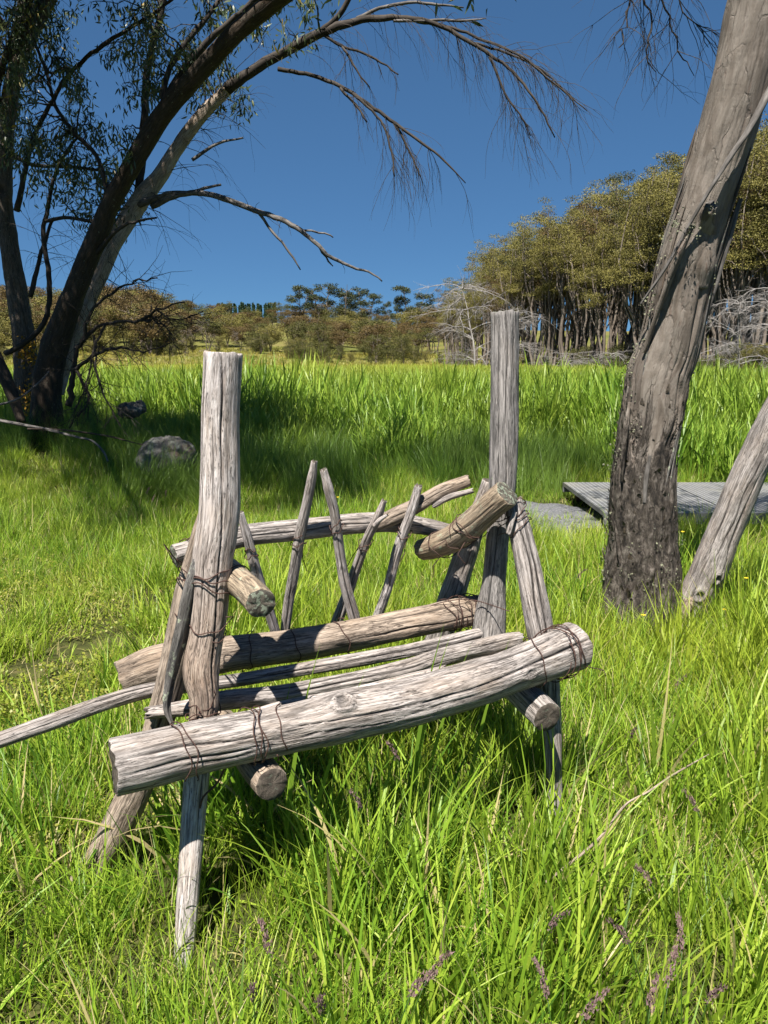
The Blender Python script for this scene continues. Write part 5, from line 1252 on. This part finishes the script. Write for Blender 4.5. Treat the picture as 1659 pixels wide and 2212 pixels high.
    finish(rng, 'ground_cover', cov, x, y, rng.uniform(0.8, 1.3, len(x)), 5, 0.1, t, 'small-leaved yellowish ground cover left of the bench', 'ground cover', [M['cover']])
    # sedge
    x, y = wedge(rng, 7.0, 13.5, 6.2)
    keep = sedge_in(x, y) & ~on_path(x, y) & (rng.uniform(0, 1, len(x)) < 0.75 + 0.5 * nf(x, y, 1.1, 23)); x, y = x[keep], y[keep]
    s = rng.uniform(0.6, 0.95, len(x)) * (1 + 0.2 * nf(x, y, 0.8, 24))
    finish(rng, 'sedge_grass', sedge, x, y, s, 6, 0.16, 0.15 + 0.4 * nf(x, y, 0.9, 25), 'long fine sedge sweeping sideways in front of the reeds', 'sedge', [M['sedge']])
    # reeds near
    x, y = wedge(rng, 8.5, 22, 2.1)
    keep = (y > reed_y(x)) & ~on_path(x, y) & ((x + 5.1) ** 2 + (y - 11.3) ** 2 > 1.6 ** 2); x, y = x[keep], y[keep]
    s = rng.uniform(0.6, 1.15, len(x)) * (1 + 0.30 * nf(x, y, 0.6, 28)) * (0.62 + 0.38 * sstep(0, 3.0, y - reed_y(x)))
    finish(rng, 'reed_bed', reed, x, y, s, 8, 0.1, 0.1 + 0.12 * (y - 9) / 6 + 0.3 * nf(x, y, 0.5, 29), 'tall green reeds in the near part of the wet meadow', 'reeds', [M['reed']])
    xs = []; ys = []
    for Y0, Y1, d in ((21, 36, 0.64), (36, 52, 0.40), (52, 70, 0.26)):
        x, y = wedge(rng, Y0, Y1, d, 2.5, 0.6); xs.append(x); ys.append(y)
    x = np.concatenate(xs); y = np.concatenate(ys)
    keep = y < 66 - 22 * sstep(8, 24, x) + 3 * np.sin(x * 0.3); x, y = x[keep], y[keep]
    s = rng.uniform(0.62, 0.92, len(x)) * (1 - 0.3 * sstep(40, 66, y))
    s3 = np.maximum(s, 0.8)
    finish(rng, 'far_reed_bed', far, x, y, s3, 5, 0.08, 0.25 + 0.6 * sstep(25, 60, y) + 0.2 * nf(x, y, 0.15, 31), 'pale yellow-green reeds at the far side of the meadow', 'reeds', [M['reed']], sz=s / s3)
    # rough grass on the far slope
    x, y = wedge(rng, 48, 135, 0.5, 3, 0.6)
    keep = y > 60 - 18 * sstep(8, 24, x); x, y = x[keep], y[keep]
    finish(rng, 'slope_grass', slope, x, y, rng.uniform(0.7, 1.3, len(x)), 4, 0.1, 0.55 + 0.5 * nf(x, y, 0.08, 33), 'dull olive rough grass on the far slope', 'grass', [M['cover']])
    # a few broad blades pushing up through the seat, and stalks with purple heads
    rows = [((603, 1490), 2.12, 0.72, 0.16), ((640, 1500), 2.10, 0.66, 0.5), ((568, 1490), 2.16, 0.60, 0.1), ((885, 1440), 2.30, 0.72, 0.12), ((880, 1445), 2.32, 0.68, 0.25), ((900, 1445), 2.30, 0.66, 0.4), ((1010, 1400), 2.4, 0.64, 0.3)]
    base = []; az = []; L = []; ln = []
    for (px, Y, h, lean) in rows:
        p = at(px[0], px[1], Y); p[2] = 0; base.append(p); az.append(0.2); L.append(h + 0.05); ln.append(lean * 0.4)
    n = len(rows)
    V, Q, T3, A = blades((np.array(base), np.array(az), np.array(L), np.full(n, 0.016), np.array(ln), np.full(n, 0.25), rng.uniform(0.3, 0.7, n), np.full(n, 1.5)), 5)
    o = add_obj('broad_grass_blades', make_mesh('broad_grass_blades', V, [Q, T3], attrs={'bl': A}), M['reed']); tag(o, 'broad green blades pushing up between the seat poles', 'grass', kind='stuff')
build_grass()

def build_seed_heads():
    rng = np.random.default_rng(9)
    protos = []
    for k in range(4):
        tb = Tubes(); z = np.linspace(0, 1, 8); b = 0.035 * z ** 2.2 * (1 + 0.5 * k); P = np.stack([b, 0 * z, 0.40 * z], -1)
        tb.add(P, np.full(8, 0.0013), 4); stem = tb.mesh('stem'); stem.materials.append(M['sedge'])
        V = []; Tn = []; n = 0; d = P[-1] - P[-2]; d /= np.linalg.norm(d)
        for i in range(90):
            f = rng.uniform(); c = P[-1] + d * (0.075 * f - 0.01) + np.array([0.02 * f * f, 0, -0.012 * f * f]) + rng.normal(0, 0.0045 * (1 - 0.5 * f), 3)
            a = rng.normal(0, 1, 3) * 0.002 + d * 0.008; s = np.cross(a, rng.normal(0, 1, 3)); s = s / np.linalg.norm(s) * 0.0022
            V += [c - s, c + s, c + a]; Tn.append([n, n + 1, n + 2]); n += 3
        head = make_mesh('seed_head', np.array(V), [np.array(Tn)]); head.materials.append(M['seed'])
        protos.append((stem, head))
    spots = [(800, 1690, 1.62, 1.0), (700, 2075, 1.18, 1.2), (800, 2085, 1.15, 1.2), (830, 2085, 1.2, 1.1), (600, 2030, 1.2, 0.9), (548, 2060, 1.2, 1.0), (1440, 1990, 1.35, 1.3), (1420, 2150, 1.2, 1.2), (1395, 2170, 1.22, 1.1),
             (1230, 2150, 1.2, 1.2), (1190, 2170, 1.18, 1.1), (1305, 2150, 1.22, 1.0), (1500, 2100, 1.3, 1.2), (1495, 2050, 1.3, 1.1), (1350, 1560, 2.6, 1.0), (1380, 1085, 5.6, 1.1), (1312, 1075, 5.9, 1.2), (1440, 1470, 3.0, 1.0), (1560, 1740, 2.0, 1.1), (300, 1060, 6.8, 1.2), (320, 1075, 6.6, 1.2), (355, 1060, 6.7, 1.1), (1290, 1180, 4.9, 1.0), (1220, 1230, 4.2, 1.0), (880, 1600, 1.9, 0.9), (1150, 1950, 1.45, 1.0), (430, 1180, 5.2, 1.0), (1480, 1860, 1.6, 1.2)]
    for i, (x, y, Y, s) in enumerate(spots):
        top = at(x, y, Y); g = gz1(top[0], top[1]); h = max(0.18, (top[2] - g)) / 0.44
        e = empty('seed_head_grass', (top[0], top[1], g), 'grass stalk with a small purplish feathery seed head', 'grass stalk', 'purplish seed heads standing above the grass')
        e.rotation_euler = (0, 0, rng.uniform(0, 6.28)); s *= 0.85
        for me, nm in zip(protos[i % 4], ('stem', 'seed_head')):
            c = bpy.data.objects.new(nm, me); COL.objects.link(c); c.parent = e; c.scale = (s if nm == 'stem' else 1, s if nm == 'stem' else 1, h if nm == 'stem' else 1)
            if nm == 'seed_head': c.location = (0.035 * (1 + 0.5 * (i % 4)) * (s - 1), 0, 0.40 * (h - 1))
    # twig lying on the grass, lower right
    P, R = line([(1180, 1905, 1.62, 9), (1250, 1850, 1.74, 9), (1300, 1805, 1.84, 8), (1350, 1740, 2.0, 7), (1400, 1710, 2.1, 6), (1460, 1670, 2.25, 5), (1530, 1630, 2.4, 3)])
    P = np.array([atz(x_, y_, z_) for x_, y_, z_ in ((1180, 1905, 0.16), (1250, 1850, 0.21), (1300, 1805, 0.23), (1350, 1740, 0.25), (1400, 1710, 0.25), (1460, 1670, 0.26), (1530, 1630, 0.25))]); R = R * 0.8
    o, _, _ = log('fallen_twig', P, R, 'wood_tan', None, 99, 12, 0.02, ('end', 'end'), 0.12, 0.04); tag(o, 'thin bare brown twig caught in the grass at lower right', 'twig')
    # buttercups
    for (x, y, Y) in ((1565, 1318, 4.2), (1612, 1250, 4.4), (1475, 1150, 4.9), (730, 1075, 6.9), (1390, 1330, 4.15)):
        p = at(x, y, Y); g = gz1(p[0], p[1])
        e = empty('buttercup', (p[0], p[1], g), 'tiny yellow buttercup among the grass', 'flower', 'scattered yellow buttercups')
        tb = Tubes(); h = max(0.15, p[2] - g); tb.add(np.array([[0, 0, 0], [0.005, 0, h * 0.5], [0, 0, h]]), np.full(3, 0.001), 4); add = bpy.data.objects.new('stem', tb.mesh('stem')); add.data.materials.append(M['sedge']); COL.objects.link(add); add.parent = e
        V = [[0, 0, h]]; Tn = []
        for k in range(5):
            a = k * 2 * PI / 5; o = len(V); V += [[0.012 * math.cos(a - .5), 0.012 * math.sin(a - .5), h + 0.006], [0.014 * math.cos(a + .5), 0.014 * math.sin(a + .5), h + 0.006]]; Tn.append([0, o, o + 1])
        f = bpy.data.objects.new('flower', make_mesh('flower', np.array(V), [np.array(Tn)])); f.data.materials.append(M['yellow']); COL.objects.link(f); f.parent = e
build_seed_heads()

# ------------------------------------------------------------------ woods
def leaf_cards(C, rng, n_per, spread, size, flat=0.5):
    C = np.repeat(np.asarray(C), n_per, 0); n = len(C)
    off = rng.normal(0, 1, (n, 3)); off /= np.linalg.norm(off, axis=1)[:, None]; off *= rng.uniform(0.2, 1, n)[:, None] ** 0.6
    C = C + off * np.asarray(spread)
    d = rng.normal(0, 0.6, (n, 3)); d[:, 2] -= 0.35; d /= np.linalg.norm(d, axis=1)[:, None]
    w = np.cross(d, rng.normal(0, 1, (n, 3))); w /= np.linalg.norm(w, axis=1)[:, None]
    L = size * rng.uniform(0.6, 1.3, n)[:, None]; W = L * 0.30
    V = np.stack([C, C + d * L * 0.5 - w * W, C + d * L, C + d * L * 0.5 + w * W], 1).reshape(-1, 3)
    Q = (np.arange(n) * 4)[:, None] + np.array([[0, 1, 2, 3]])
    rnd = np.repeat(np.clip(np.repeat(rng.uniform(0, 1, n // n_per), n_per) * 0.55 + rng.uniform(0, 0.45, n), 0, 1), 4)
    return V, Q, np.stack([0 * rnd, rnd, 0 * rnd], -1)

def gum_proto(seed, H=10.0, stems=3, bare=0.45, width=3.0, n_cl=70, n_per=50, leaf=0.30, mat='olive_leaf', cl=0.8, droop=0.0, dome=True, sway=0.5):
    rng = np.random.default_rng(seed); tb = Tubes(); cl_pts = []
    for s in range(stems):
        a = s * 2 * PI / stems + rng.uniform(-.6, .6); lean = rng.uniform(0.05, 0.22) * (stems > 1) + rng.uniform(0, 0.05)
        h = H * rng.uniform(0.74, 0.92); k = 9
        z = np.linspace(0, 1, k); r = lean * H * z ** 1.2
        P = np.stack([r * math.cos(a) + np.cumsum(rng.normal(0, 0.02 * H * sway / 3, k)), r * math.sin(a) + np.cumsum(rng.normal(0, 0.02 * H * sway / 3, k)), h * z - 0.2], -1)
        R = np.linspace(H * 0.012, H * 0.003, k); tb.add(P, R, 6, cap=False, seed=s)
        for b in range(int(n_cl / stems / 2.2)):
            i = rng.integers(int(k * bare), k - 1); p = P[i]; f = i / k
            aa = rng.uniform(0, 2 * PI); out = width * 0.5 * rng.uniform(0.3, 1.0) * (1.15 - 0.6 * max(0, f - 0.5) if dome else 1)
            e = p + np.array([math.cos(aa) * out, math.sin(aa) * out, rng.uniform(0.05, 0.22) * H * (1.1 - f) + 0.02 * H])
            e[2] = min(e[2], H * (1.0 - 0.10 * (np.hypot(e[0], e[1]) / (width * 0.7)) ** 2) )
            m = (p + e) / 2 + np.array([0, 0, 0.02 * H])
            tb.add(np.array([p, m, e]), np.array([H * 0.004, H * 0.003, H * 0.0012]), 4, cap=False)
            cl_pts.append(e); cl_pts.append((m + e) / 2 + rng.normal(0, 0.15, 3))
    cl_pts = np.array(cl_pts)
    kz = (H - cl * 0.45) / cl_pts[:, 2].max(); cl_pts[:, 2] *= kz
    for v_ in tb.V: v_[:, 2] *= kz
    V, Q, A = leaf_cards(cl_pts, rng, n_per, (cl, cl, cl * (0.85 if width > 5 else 0.55)), leaf)
    crown = make_mesh('crown', V, [Q], attrs={'bl': A}, smooth=False); crown.materials.append(M[mat])
    tr = tb.mesh('trunk'); tr.materials.append(M['far_bark'])
    return tr, crown

def wood_proto(seed, H=10.0, stems=4, width=2.8, mat='olive_leaf', n_per=170, leaf=0.075, cl=0.42):
    """slender vase-shaped gum: bare curved stems that fork high, foliage in flat domes at the branch ends"""
    rng = np.random.default_rng(seed); tb = Tubes(); pts = []
    def arc(p, d, e, r0, r1, k=7):
        t = np.linspace(0, 1, k)[:, None]; c = p + d * np.linalg.norm(e - p) * 0.55
        P = (1 - t) ** 2 * p + 2 * t * (1 - t) * c + t ** 2 * e
        P[1:-1] += rng.normal(0, 0.006 * H, (k - 2, 3)) * np.array([1, 1, 0.3])
        tb.add(P, np.linspace(r0, r1, k), 5, cap=False, seed=int(rng.integers(90))); return P
    for s in range(stems):
        a = s * 2 * PI / stems + rng.uniform(-.7, .7); rad = width * rng.uniform(0.10, 0.34)
        f = H * rng.uniform(0.34, 0.70)
        base = np.array([0.12 * math.cos(a), 0.12 * math.sin(a), -0.2])
        P = arc(base, np.array([0.10 * math.cos(a), 0.10 * math.sin(a), 1.0]), np.array([rad * math.cos(a), rad * math.sin(a), f]), H * 0.0095, H * 0.006, 9)
        for b in range(5):
            q = P[rng.integers(5, 9)]; aa = a + rng.normal(0, 1.2); ro = width * 0.5 * rng.uniform(0.35, 1.05)
            z = H * rng.uniform(0.60, 1.0) - 0.22 * H * (ro / (width * 0.5)) ** 2 * rng.uniform(0.4, 1.2)
            e = np.array([q[0] * 0.4 + ro * math.cos(aa), q[1] * 0.4 + ro * math.sin(aa), max(z, q[2] + 0.05 * H)])
            B = arc(q, np.array([0.35 * math.cos(aa), 0.35 * math.sin(aa), 0.95]), e, H * 0.0048, H * 0.0012)
            pts += [B[-1], B[-2] + rng.normal(0, 0.15, 3)]
            for k in range(2):
                o = B[rng.integers(3, 6)]; g = o + np.array([rng.normal(0, 0.35), rng.normal(0, 0.35), rng.uniform(0.2, 0.8)])
                tb.add(np.array([o, (o + g) / 2 + rng.normal(0, 0.04, 3), g]), np.array([0.018, 0.012, 0.006]), 3, cap=False)
                pts.append(g)
    pts = np.array(pts); kz = (H - cl * 0.4) / pts[:, 2].max(); pts[:, 2] *= kz
    for v_ in tb.V: v_[:, 2] *= kz
    V, Q, A = leaf_cards(pts, rng, n_per, (cl * 1.25, cl * 1.25, cl * 0.5), leaf)
    crown = make_mesh('crown', V, [Q], attrs={'bl': A}, smooth=False); crown.materials.append(M[mat])
    tr = tb.mesh('trunk'); tr.materials.append(M['far_bark']); return tr, crown

def dead_proto(seed, H=6.0, n=16):
    """leaning dead stem with long drooping grey side branches"""
    rng = np.random.default_rng(seed); tb = Tubes(); k = 9; z = np.linspace(0, 1, k); a0 = rng.uniform(0, 6.28)
    Tr = np.stack([0.22 * H * z ** 1.5 * math.cos(a0) + np.cumsum(rng.normal(0, 0.05, k)), 0.22 * H * z ** 1.5 * math.sin(a0) + np.cumsum(rng.normal(0, 0.05, k)), H * 0.85 * z], -1)
    tb.add(Tr, np.linspace(0.075, 0.02, k), 6, cap=False)
    for s in range(int(n * 1.8)):
        i = rng.integers(1, k); a = rng.uniform(0, 2 * PI); L = H * rng.uniform(0.3, 0.75); m = 9; p = Tr[i].copy(); pts = [p]
        d = np.array([math.cos(a), math.sin(a), rng.uniform(0.2, 0.9)]); d /= np.linalg.norm(d)
        for j in range(m):
            d = d + np.array([0, 0, -0.11]) + rng.normal(0, 0.10, 3); d /= np.linalg.norm(d); p = p + d * L / m; p[2] = max(p[2], 0.1); pts.append(p.copy())
        P = np.array(pts); R = np.linspace(0.032, 0.007, m + 1); tb.add(P, R, 4, cap=False, seed=s)
        droop_twigs(tb, P, R, 12, rng, (0.4, 1.3), 0.2, 1, 0.3, 3, 1, 0.013, 0.5)
    me = tb.mesh('branches'); me.materials.append(M['dead_grey']); return me

def place(name, parts, loc, s, sz, rz, label, cat, group=None):
    e = bpy.data.objects.new(name, None); COL.objects.link(e); e.empty_display_size = 0.2
    e.location = loc; e.rotation_euler = (0, 0, rz); e.scale = (s, s, sz); tag(e, label, cat, group)
    for me in parts:
        c = bpy.data.objects.new(me.name.split('.')[0], me); COL.objects.link(c); c.parent = e
    return e

def ordinal(n):
    ones = ['', 'first', 'second', 'third', 'fourth', 'fifth', 'sixth', 'seventh', 'eighth', 'ninth', 'tenth', 'eleventh', 'twelfth', 'thirteenth', 'fourteenth', 'fifteenth', 'sixteenth', 'seventeenth', 'eighteenth', 'nineteenth']
    if n < 20: return ones[n]
    t = {2: ('twentieth', 'twenty'), 3: ('thirtieth', 'thirty')}[n // 10]
    return t[0] if n % 10 == 0 else t[1] + '-' + ones[n % 10]

def build_woods():
    rng = np.random.default_rng(55)
    wood_p = [wood_proto(100 + k, 10, 3 + k % 3, 2.9, ['brown_leaf', 'olive_leaf', 'olive_leaf', 'olive_leaf', 'far_green_leaf', 'olive_leaf', 'olive_leaf'][k]) for k in range(7)]
    hill_p = [wood_proto(180 + k, 10, 3, 5.0, ['far_green_leaf', 'brown_leaf', 'brown_leaf', 'far_green_leaf'][k], 80, 0.20, 0.8) for k in range(4)]
    mid_p = hill_p + [gum_proto(120 + k, 10, 2 + k % 3, 0.24, 5.6, 90, 85, 0.26, ['far_green_leaf', 'brown_leaf', 'olive_leaf', 'brown_leaf'][k % 4], 1.15) for k in range(4)]
    bush_p = [gum_proto(140 + k, 10, 4, 0.15, 8.5, 90, 90, 0.28, ['far_green_leaf', 'olive_leaf'][k % 2], 1.3) for k in range(3)]
    tall_p = [gum_proto(150 + k, 10, 2, 0.5, 3.8, 50, 90, 0.22, 'tall_gum_leaf', 0.75) for k in range(3)]
    dead_p = [dead_proto(160 + k) for k in range(3)]
    bare_p = dead_proto(170, 6.0, 7); bare_p.materials[0] = M['far_bark']
    # --- the wood on the right
    prof = [(940, 640), (975, 585), (1000, 565), (1050, 520), (1100, 478), (1150, 452), (1200, 424), (1250, 395), (1300, 378), (1350, 362), (1400, 350), (1450, 322), (1500, 308), (1560, 285), (1620, 260), (1700, 225), (1800, 200), (1950, 180)]
    px = np.array([p[0] for p in prof]); py = np.array([p[1] for p in prof])
    rows = [('front', 0, 32), ('second', 5, 26), ('third', 11, 20), ('rear', 18, 16)]
    for ri, (rn, dY, cnt) in enumerate(rows):
        for i in range(cnt):
            x = 965 + (1800 - 965) * (i + rng.uniform(0.1, 0.9)) / cnt
            Yf = np.interp(x, [965, 1100, 1300, 1500, 1900], [84, 72, 60, 52, 44]); Y = Yf + dY + rng.uniform(-1.5, 1.5)
            yt = np.interp(x, px, py) + rng.uniform(-5, 40) + [70, 35, 8, 0][ri] * rng.uniform(0.2, 1.4)
            top = at(x, yt, Y); g = gz1(top[0], Y); h = top[2] - g
            sz = h / 10; s = sz * rng.uniform(0.9, 1.25)
            lab = {'front': 'slender many-stemmed gum at the front of the dense wood on the right', 'second': 'gum just behind the front row of the wood on the right',
                   'third': 'tall gum inside the wood on the right', 'rear': 'tall gum at the back of the wood on the right'}[rn]
            if rn == 'front': lab = 'slender gum in the front row of the right-hand wood, %s from its left end' % ordinal(i + 1)
            place('gum_tree', wood_p[rng.integers(0, 7)], (top[0], Y, g), s, sz, rng.uniform(0, 6.28), lab, 'tree', 'gums of the %s row in the right wood' % rn)
    # understorey shrubs at the foot of the wood
    for i in range(26):
        x = rng.uniform(960, 1850); Y = np.interp(x, [965, 1100, 1300, 1500, 1900], [82, 70, 58, 50, 42]) - rng.uniform(0, 2.5); p = at(x, 790, Y); g = gz1(p[0], Y); h = rng.uniform(0.7, 2.2)
        place('shrub', bush_p[rng.integers(0, 3)], (p[0], Y, g), h / 10, h / 10, rng.uniform(0, 6.28), 'low olive shrub at the foot of the wood on the right', 'shrub', 'shrubs at the foot of the right wood')
    # dead grey trees
    for (x, Y, h, lab) in ((1025, 62, 7.6, 'large bleached dead tree at the left end of the wood behind the right post'), (1090, 60, 5.2, 'bleached dead tree just right of the right post'),
                           (1600, 40, 4.6, 'bleached dead tree right of the leaning gum trunk'), (1665, 39, 5.2, 'bleached dead tree at the right edge of the photo')):
        p = at(x, 790, Y); g = gz1(p[0], Y); place('dead_tree', [dead_p[int(x) % 3]], (p[0], Y, g), h / 6.0, h / 6.0, rng.uniform(0, 6), lab, 'dead tree')
    for k, (x, Y, L, lab) in enumerate(((1240, 50, 6, 'pile of fallen bleached branches below the wood, left of the gum trunk'), (1310, 49, 5, 'fallen bleached branch in the reeds close to the gum trunk'), (985, 66, 5, 'pale fallen branch at the left foot of the wood'))):
        p = at(x, 795, Y); g = gz1(p[0], Y)
        e = place('fallen_branches', [dead_p[k % 3]], (p[0], Y, g - 0.4), 0.75, 0.36, k * 2.0, lab, 'dead branches')
    # --- trees on the far side and up the hill
    sky = [(-200, 600), (0, 612), (120, 625), (230, 615), (270, 606), (340, 626), (400, 645), (470, 650), (540, 662), (600, 655), (700, 655), (800, 658), (830, 672), (900, 655), (960, 655), (1100, 640)]
    sx = np.array([q[0] for q in sky]); sy = np.array([q[1] for q in sky])
    for Yr, cnt, off in ((114, 24, 46), (124, 28, 38), (138, 30, 30), (156, 30, 22), (180, 30, 13), (210, 30, 6), (250, 30, 0)):
        for i in range(cnt):
            x = -200 + (1010 + 200) * (i + rng.uniform(0, 1)) / cnt
            Y = Yr + rng.uniform(-7, 7)
            if Yr == 114 and (430 < x < 560 or 610 < x < 720): continue
            if Yr == 124 and (450 < x < 510): continue
            yt = np.interp(x, sx, sy) + off * rng.uniform(0.75, 1.25) + rng.uniform(-4, 12)
            top = at(x, yt, Y); g = gz1(top[0], Y); h = max(2.5, top[2] - g)
            sz = h / 10; s = sz * rng.uniform(1.25, 1.9)
            near = Yr < 130
            pr = bush_p[rng.integers(0, 3)] if (near and rng.random() < 0.3) else mid_p[rng.integers(0, 8)]
            place('gum_tree', pr, (top[0], Y, g), s * (0.7 if pr in bush_p else 1), sz, rng.uniform(0, 6.28), 'olive-brown gum in the band of trees across the far meadow' if near else ('gum on the lower far hillside' if Yr < 170 else 'gum near the skyline of the far hill'), 'tree',
                  'trees along the far meadow edge' if near else ('trees on the lower far hillside' if Yr < 170 else 'trees near the far skyline'))
    for i in range(70):
        x = rng.uniform(-250, 960); Y = rng.uniform(96, 118)
        if 395 < x < 560 and Y < 112: continue
        p = at(x, 770, Y); h = rng.uniform(0.8, 2.6)
        place('shrub', bush_p[rng.integers(0, 3)], (p[0], Y, gz1(p[0], Y)), h / 10, h / 10, rng.uniform(0, 6.28), 'low dull shrub along the far edge of the meadow', 'shrub', 'shrubs along the far meadow edge')
    # single trees that can be told apart
    def single(x, ybase, yt, Y, proto, wf, lab, cat='tree', name='gum_tree'):
        top = at(x, yt, Y); g = gz1(top[0], Y); h = top[2] - g
        place(name, proto, (top[0], Y, g), h / 10 * wf, h / 10, x * 0.1, lab, cat)
    single(648, 770, 728, 104, bush_p[1], 1.15, 'small round olive tree standing alone on the slope between the bench posts')
    single(812, 780, 722, 100, bush_p[0], 1.05, 'round bushy tree at the far meadow edge, left of the bleached dead tree')
    single(872, 782, 724, 98, bush_p[2], 0.9, 'round bushy tree immediately right of another at the far meadow edge')
    for x, yt, lab in ((645, 618, 'leftmost of the tall dark gums on the skyline'), (698, 612, 'second from left of the tall dark gums on the skyline'), (742, 620, 'third from left of the tall dark gums on the skyline'), (785, 624, 'fourth from left of the tall dark gums on the skyline'), (885, 618, 'tall dark gum on the skyline right of the gap'), (852, 640, 'slender tall gum on the skyline just right of the gap')):
        single(x, 700, yt, 175, tall_p[x % 3], 1.25 if x != 852 else 0.8, lab)
    # bare pale trees on the slope
    for x, Y, h, lab in ((455, 108, 4.5, 'bare branching tree on the slope left of the tall left post'), (520, 107, 3.2, 'small bare tree on the slope right of the left post top'), (400, 106, 3.4, 'small bare tree left of the tall left post')):
        p = at(x, 770, Y); place('dead_tree', [bare_p], (p[0], Y, gz1(p[0], Y)), h / 6 * 0.8, h / 6 * 1.3, x * 0.3, lab, 'dead tree')
    # conifer plantation on the ridge
    rp = np.random.default_rng(8); tb = Tubes(); tb.add(np.array([[0, 0, 0], [0, 0, 10.0]]), np.array([0.12, 0.02]), 5); tr = tb.mesh('trunk'); tr.materials.append(M['far_bark'])
    zz = np.repeat(np.linspace(1.5, 9.8, 26), 6); a = rp.uniform(0, 6.28, len(zz)); r = (10.2 - zz) * 0.16
    V, Q, A = leaf_cards(np.stack([np.cos(a) * r * 0.6, np.sin(a) * r * 0.6, zz], -1), rp, 6, (0.35, 0.35, 0.25), 0.7); cr = make_mesh('crown', V, [Q], attrs={'bl': A}, smooth=False); cr.materials.append(M['pine_leaf'])
    for i in range(26):
        x = 470 + i * 5.0 + rp.uniform(-2, 2); Y = 300 + rp.uniform(-8, 8); top = at(x, 655 + rp.uniform(-3, 5), Y); g = gz1(top[0], Y); h = top[2] - g
        place('pine_tree', [tr, cr], (top[0], Y, g), h / 10 * 0.8, h / 10, i, 'dark green pine of the plantation on the far ridge', 'tree', 'pines on the far ridge')
build_woods()
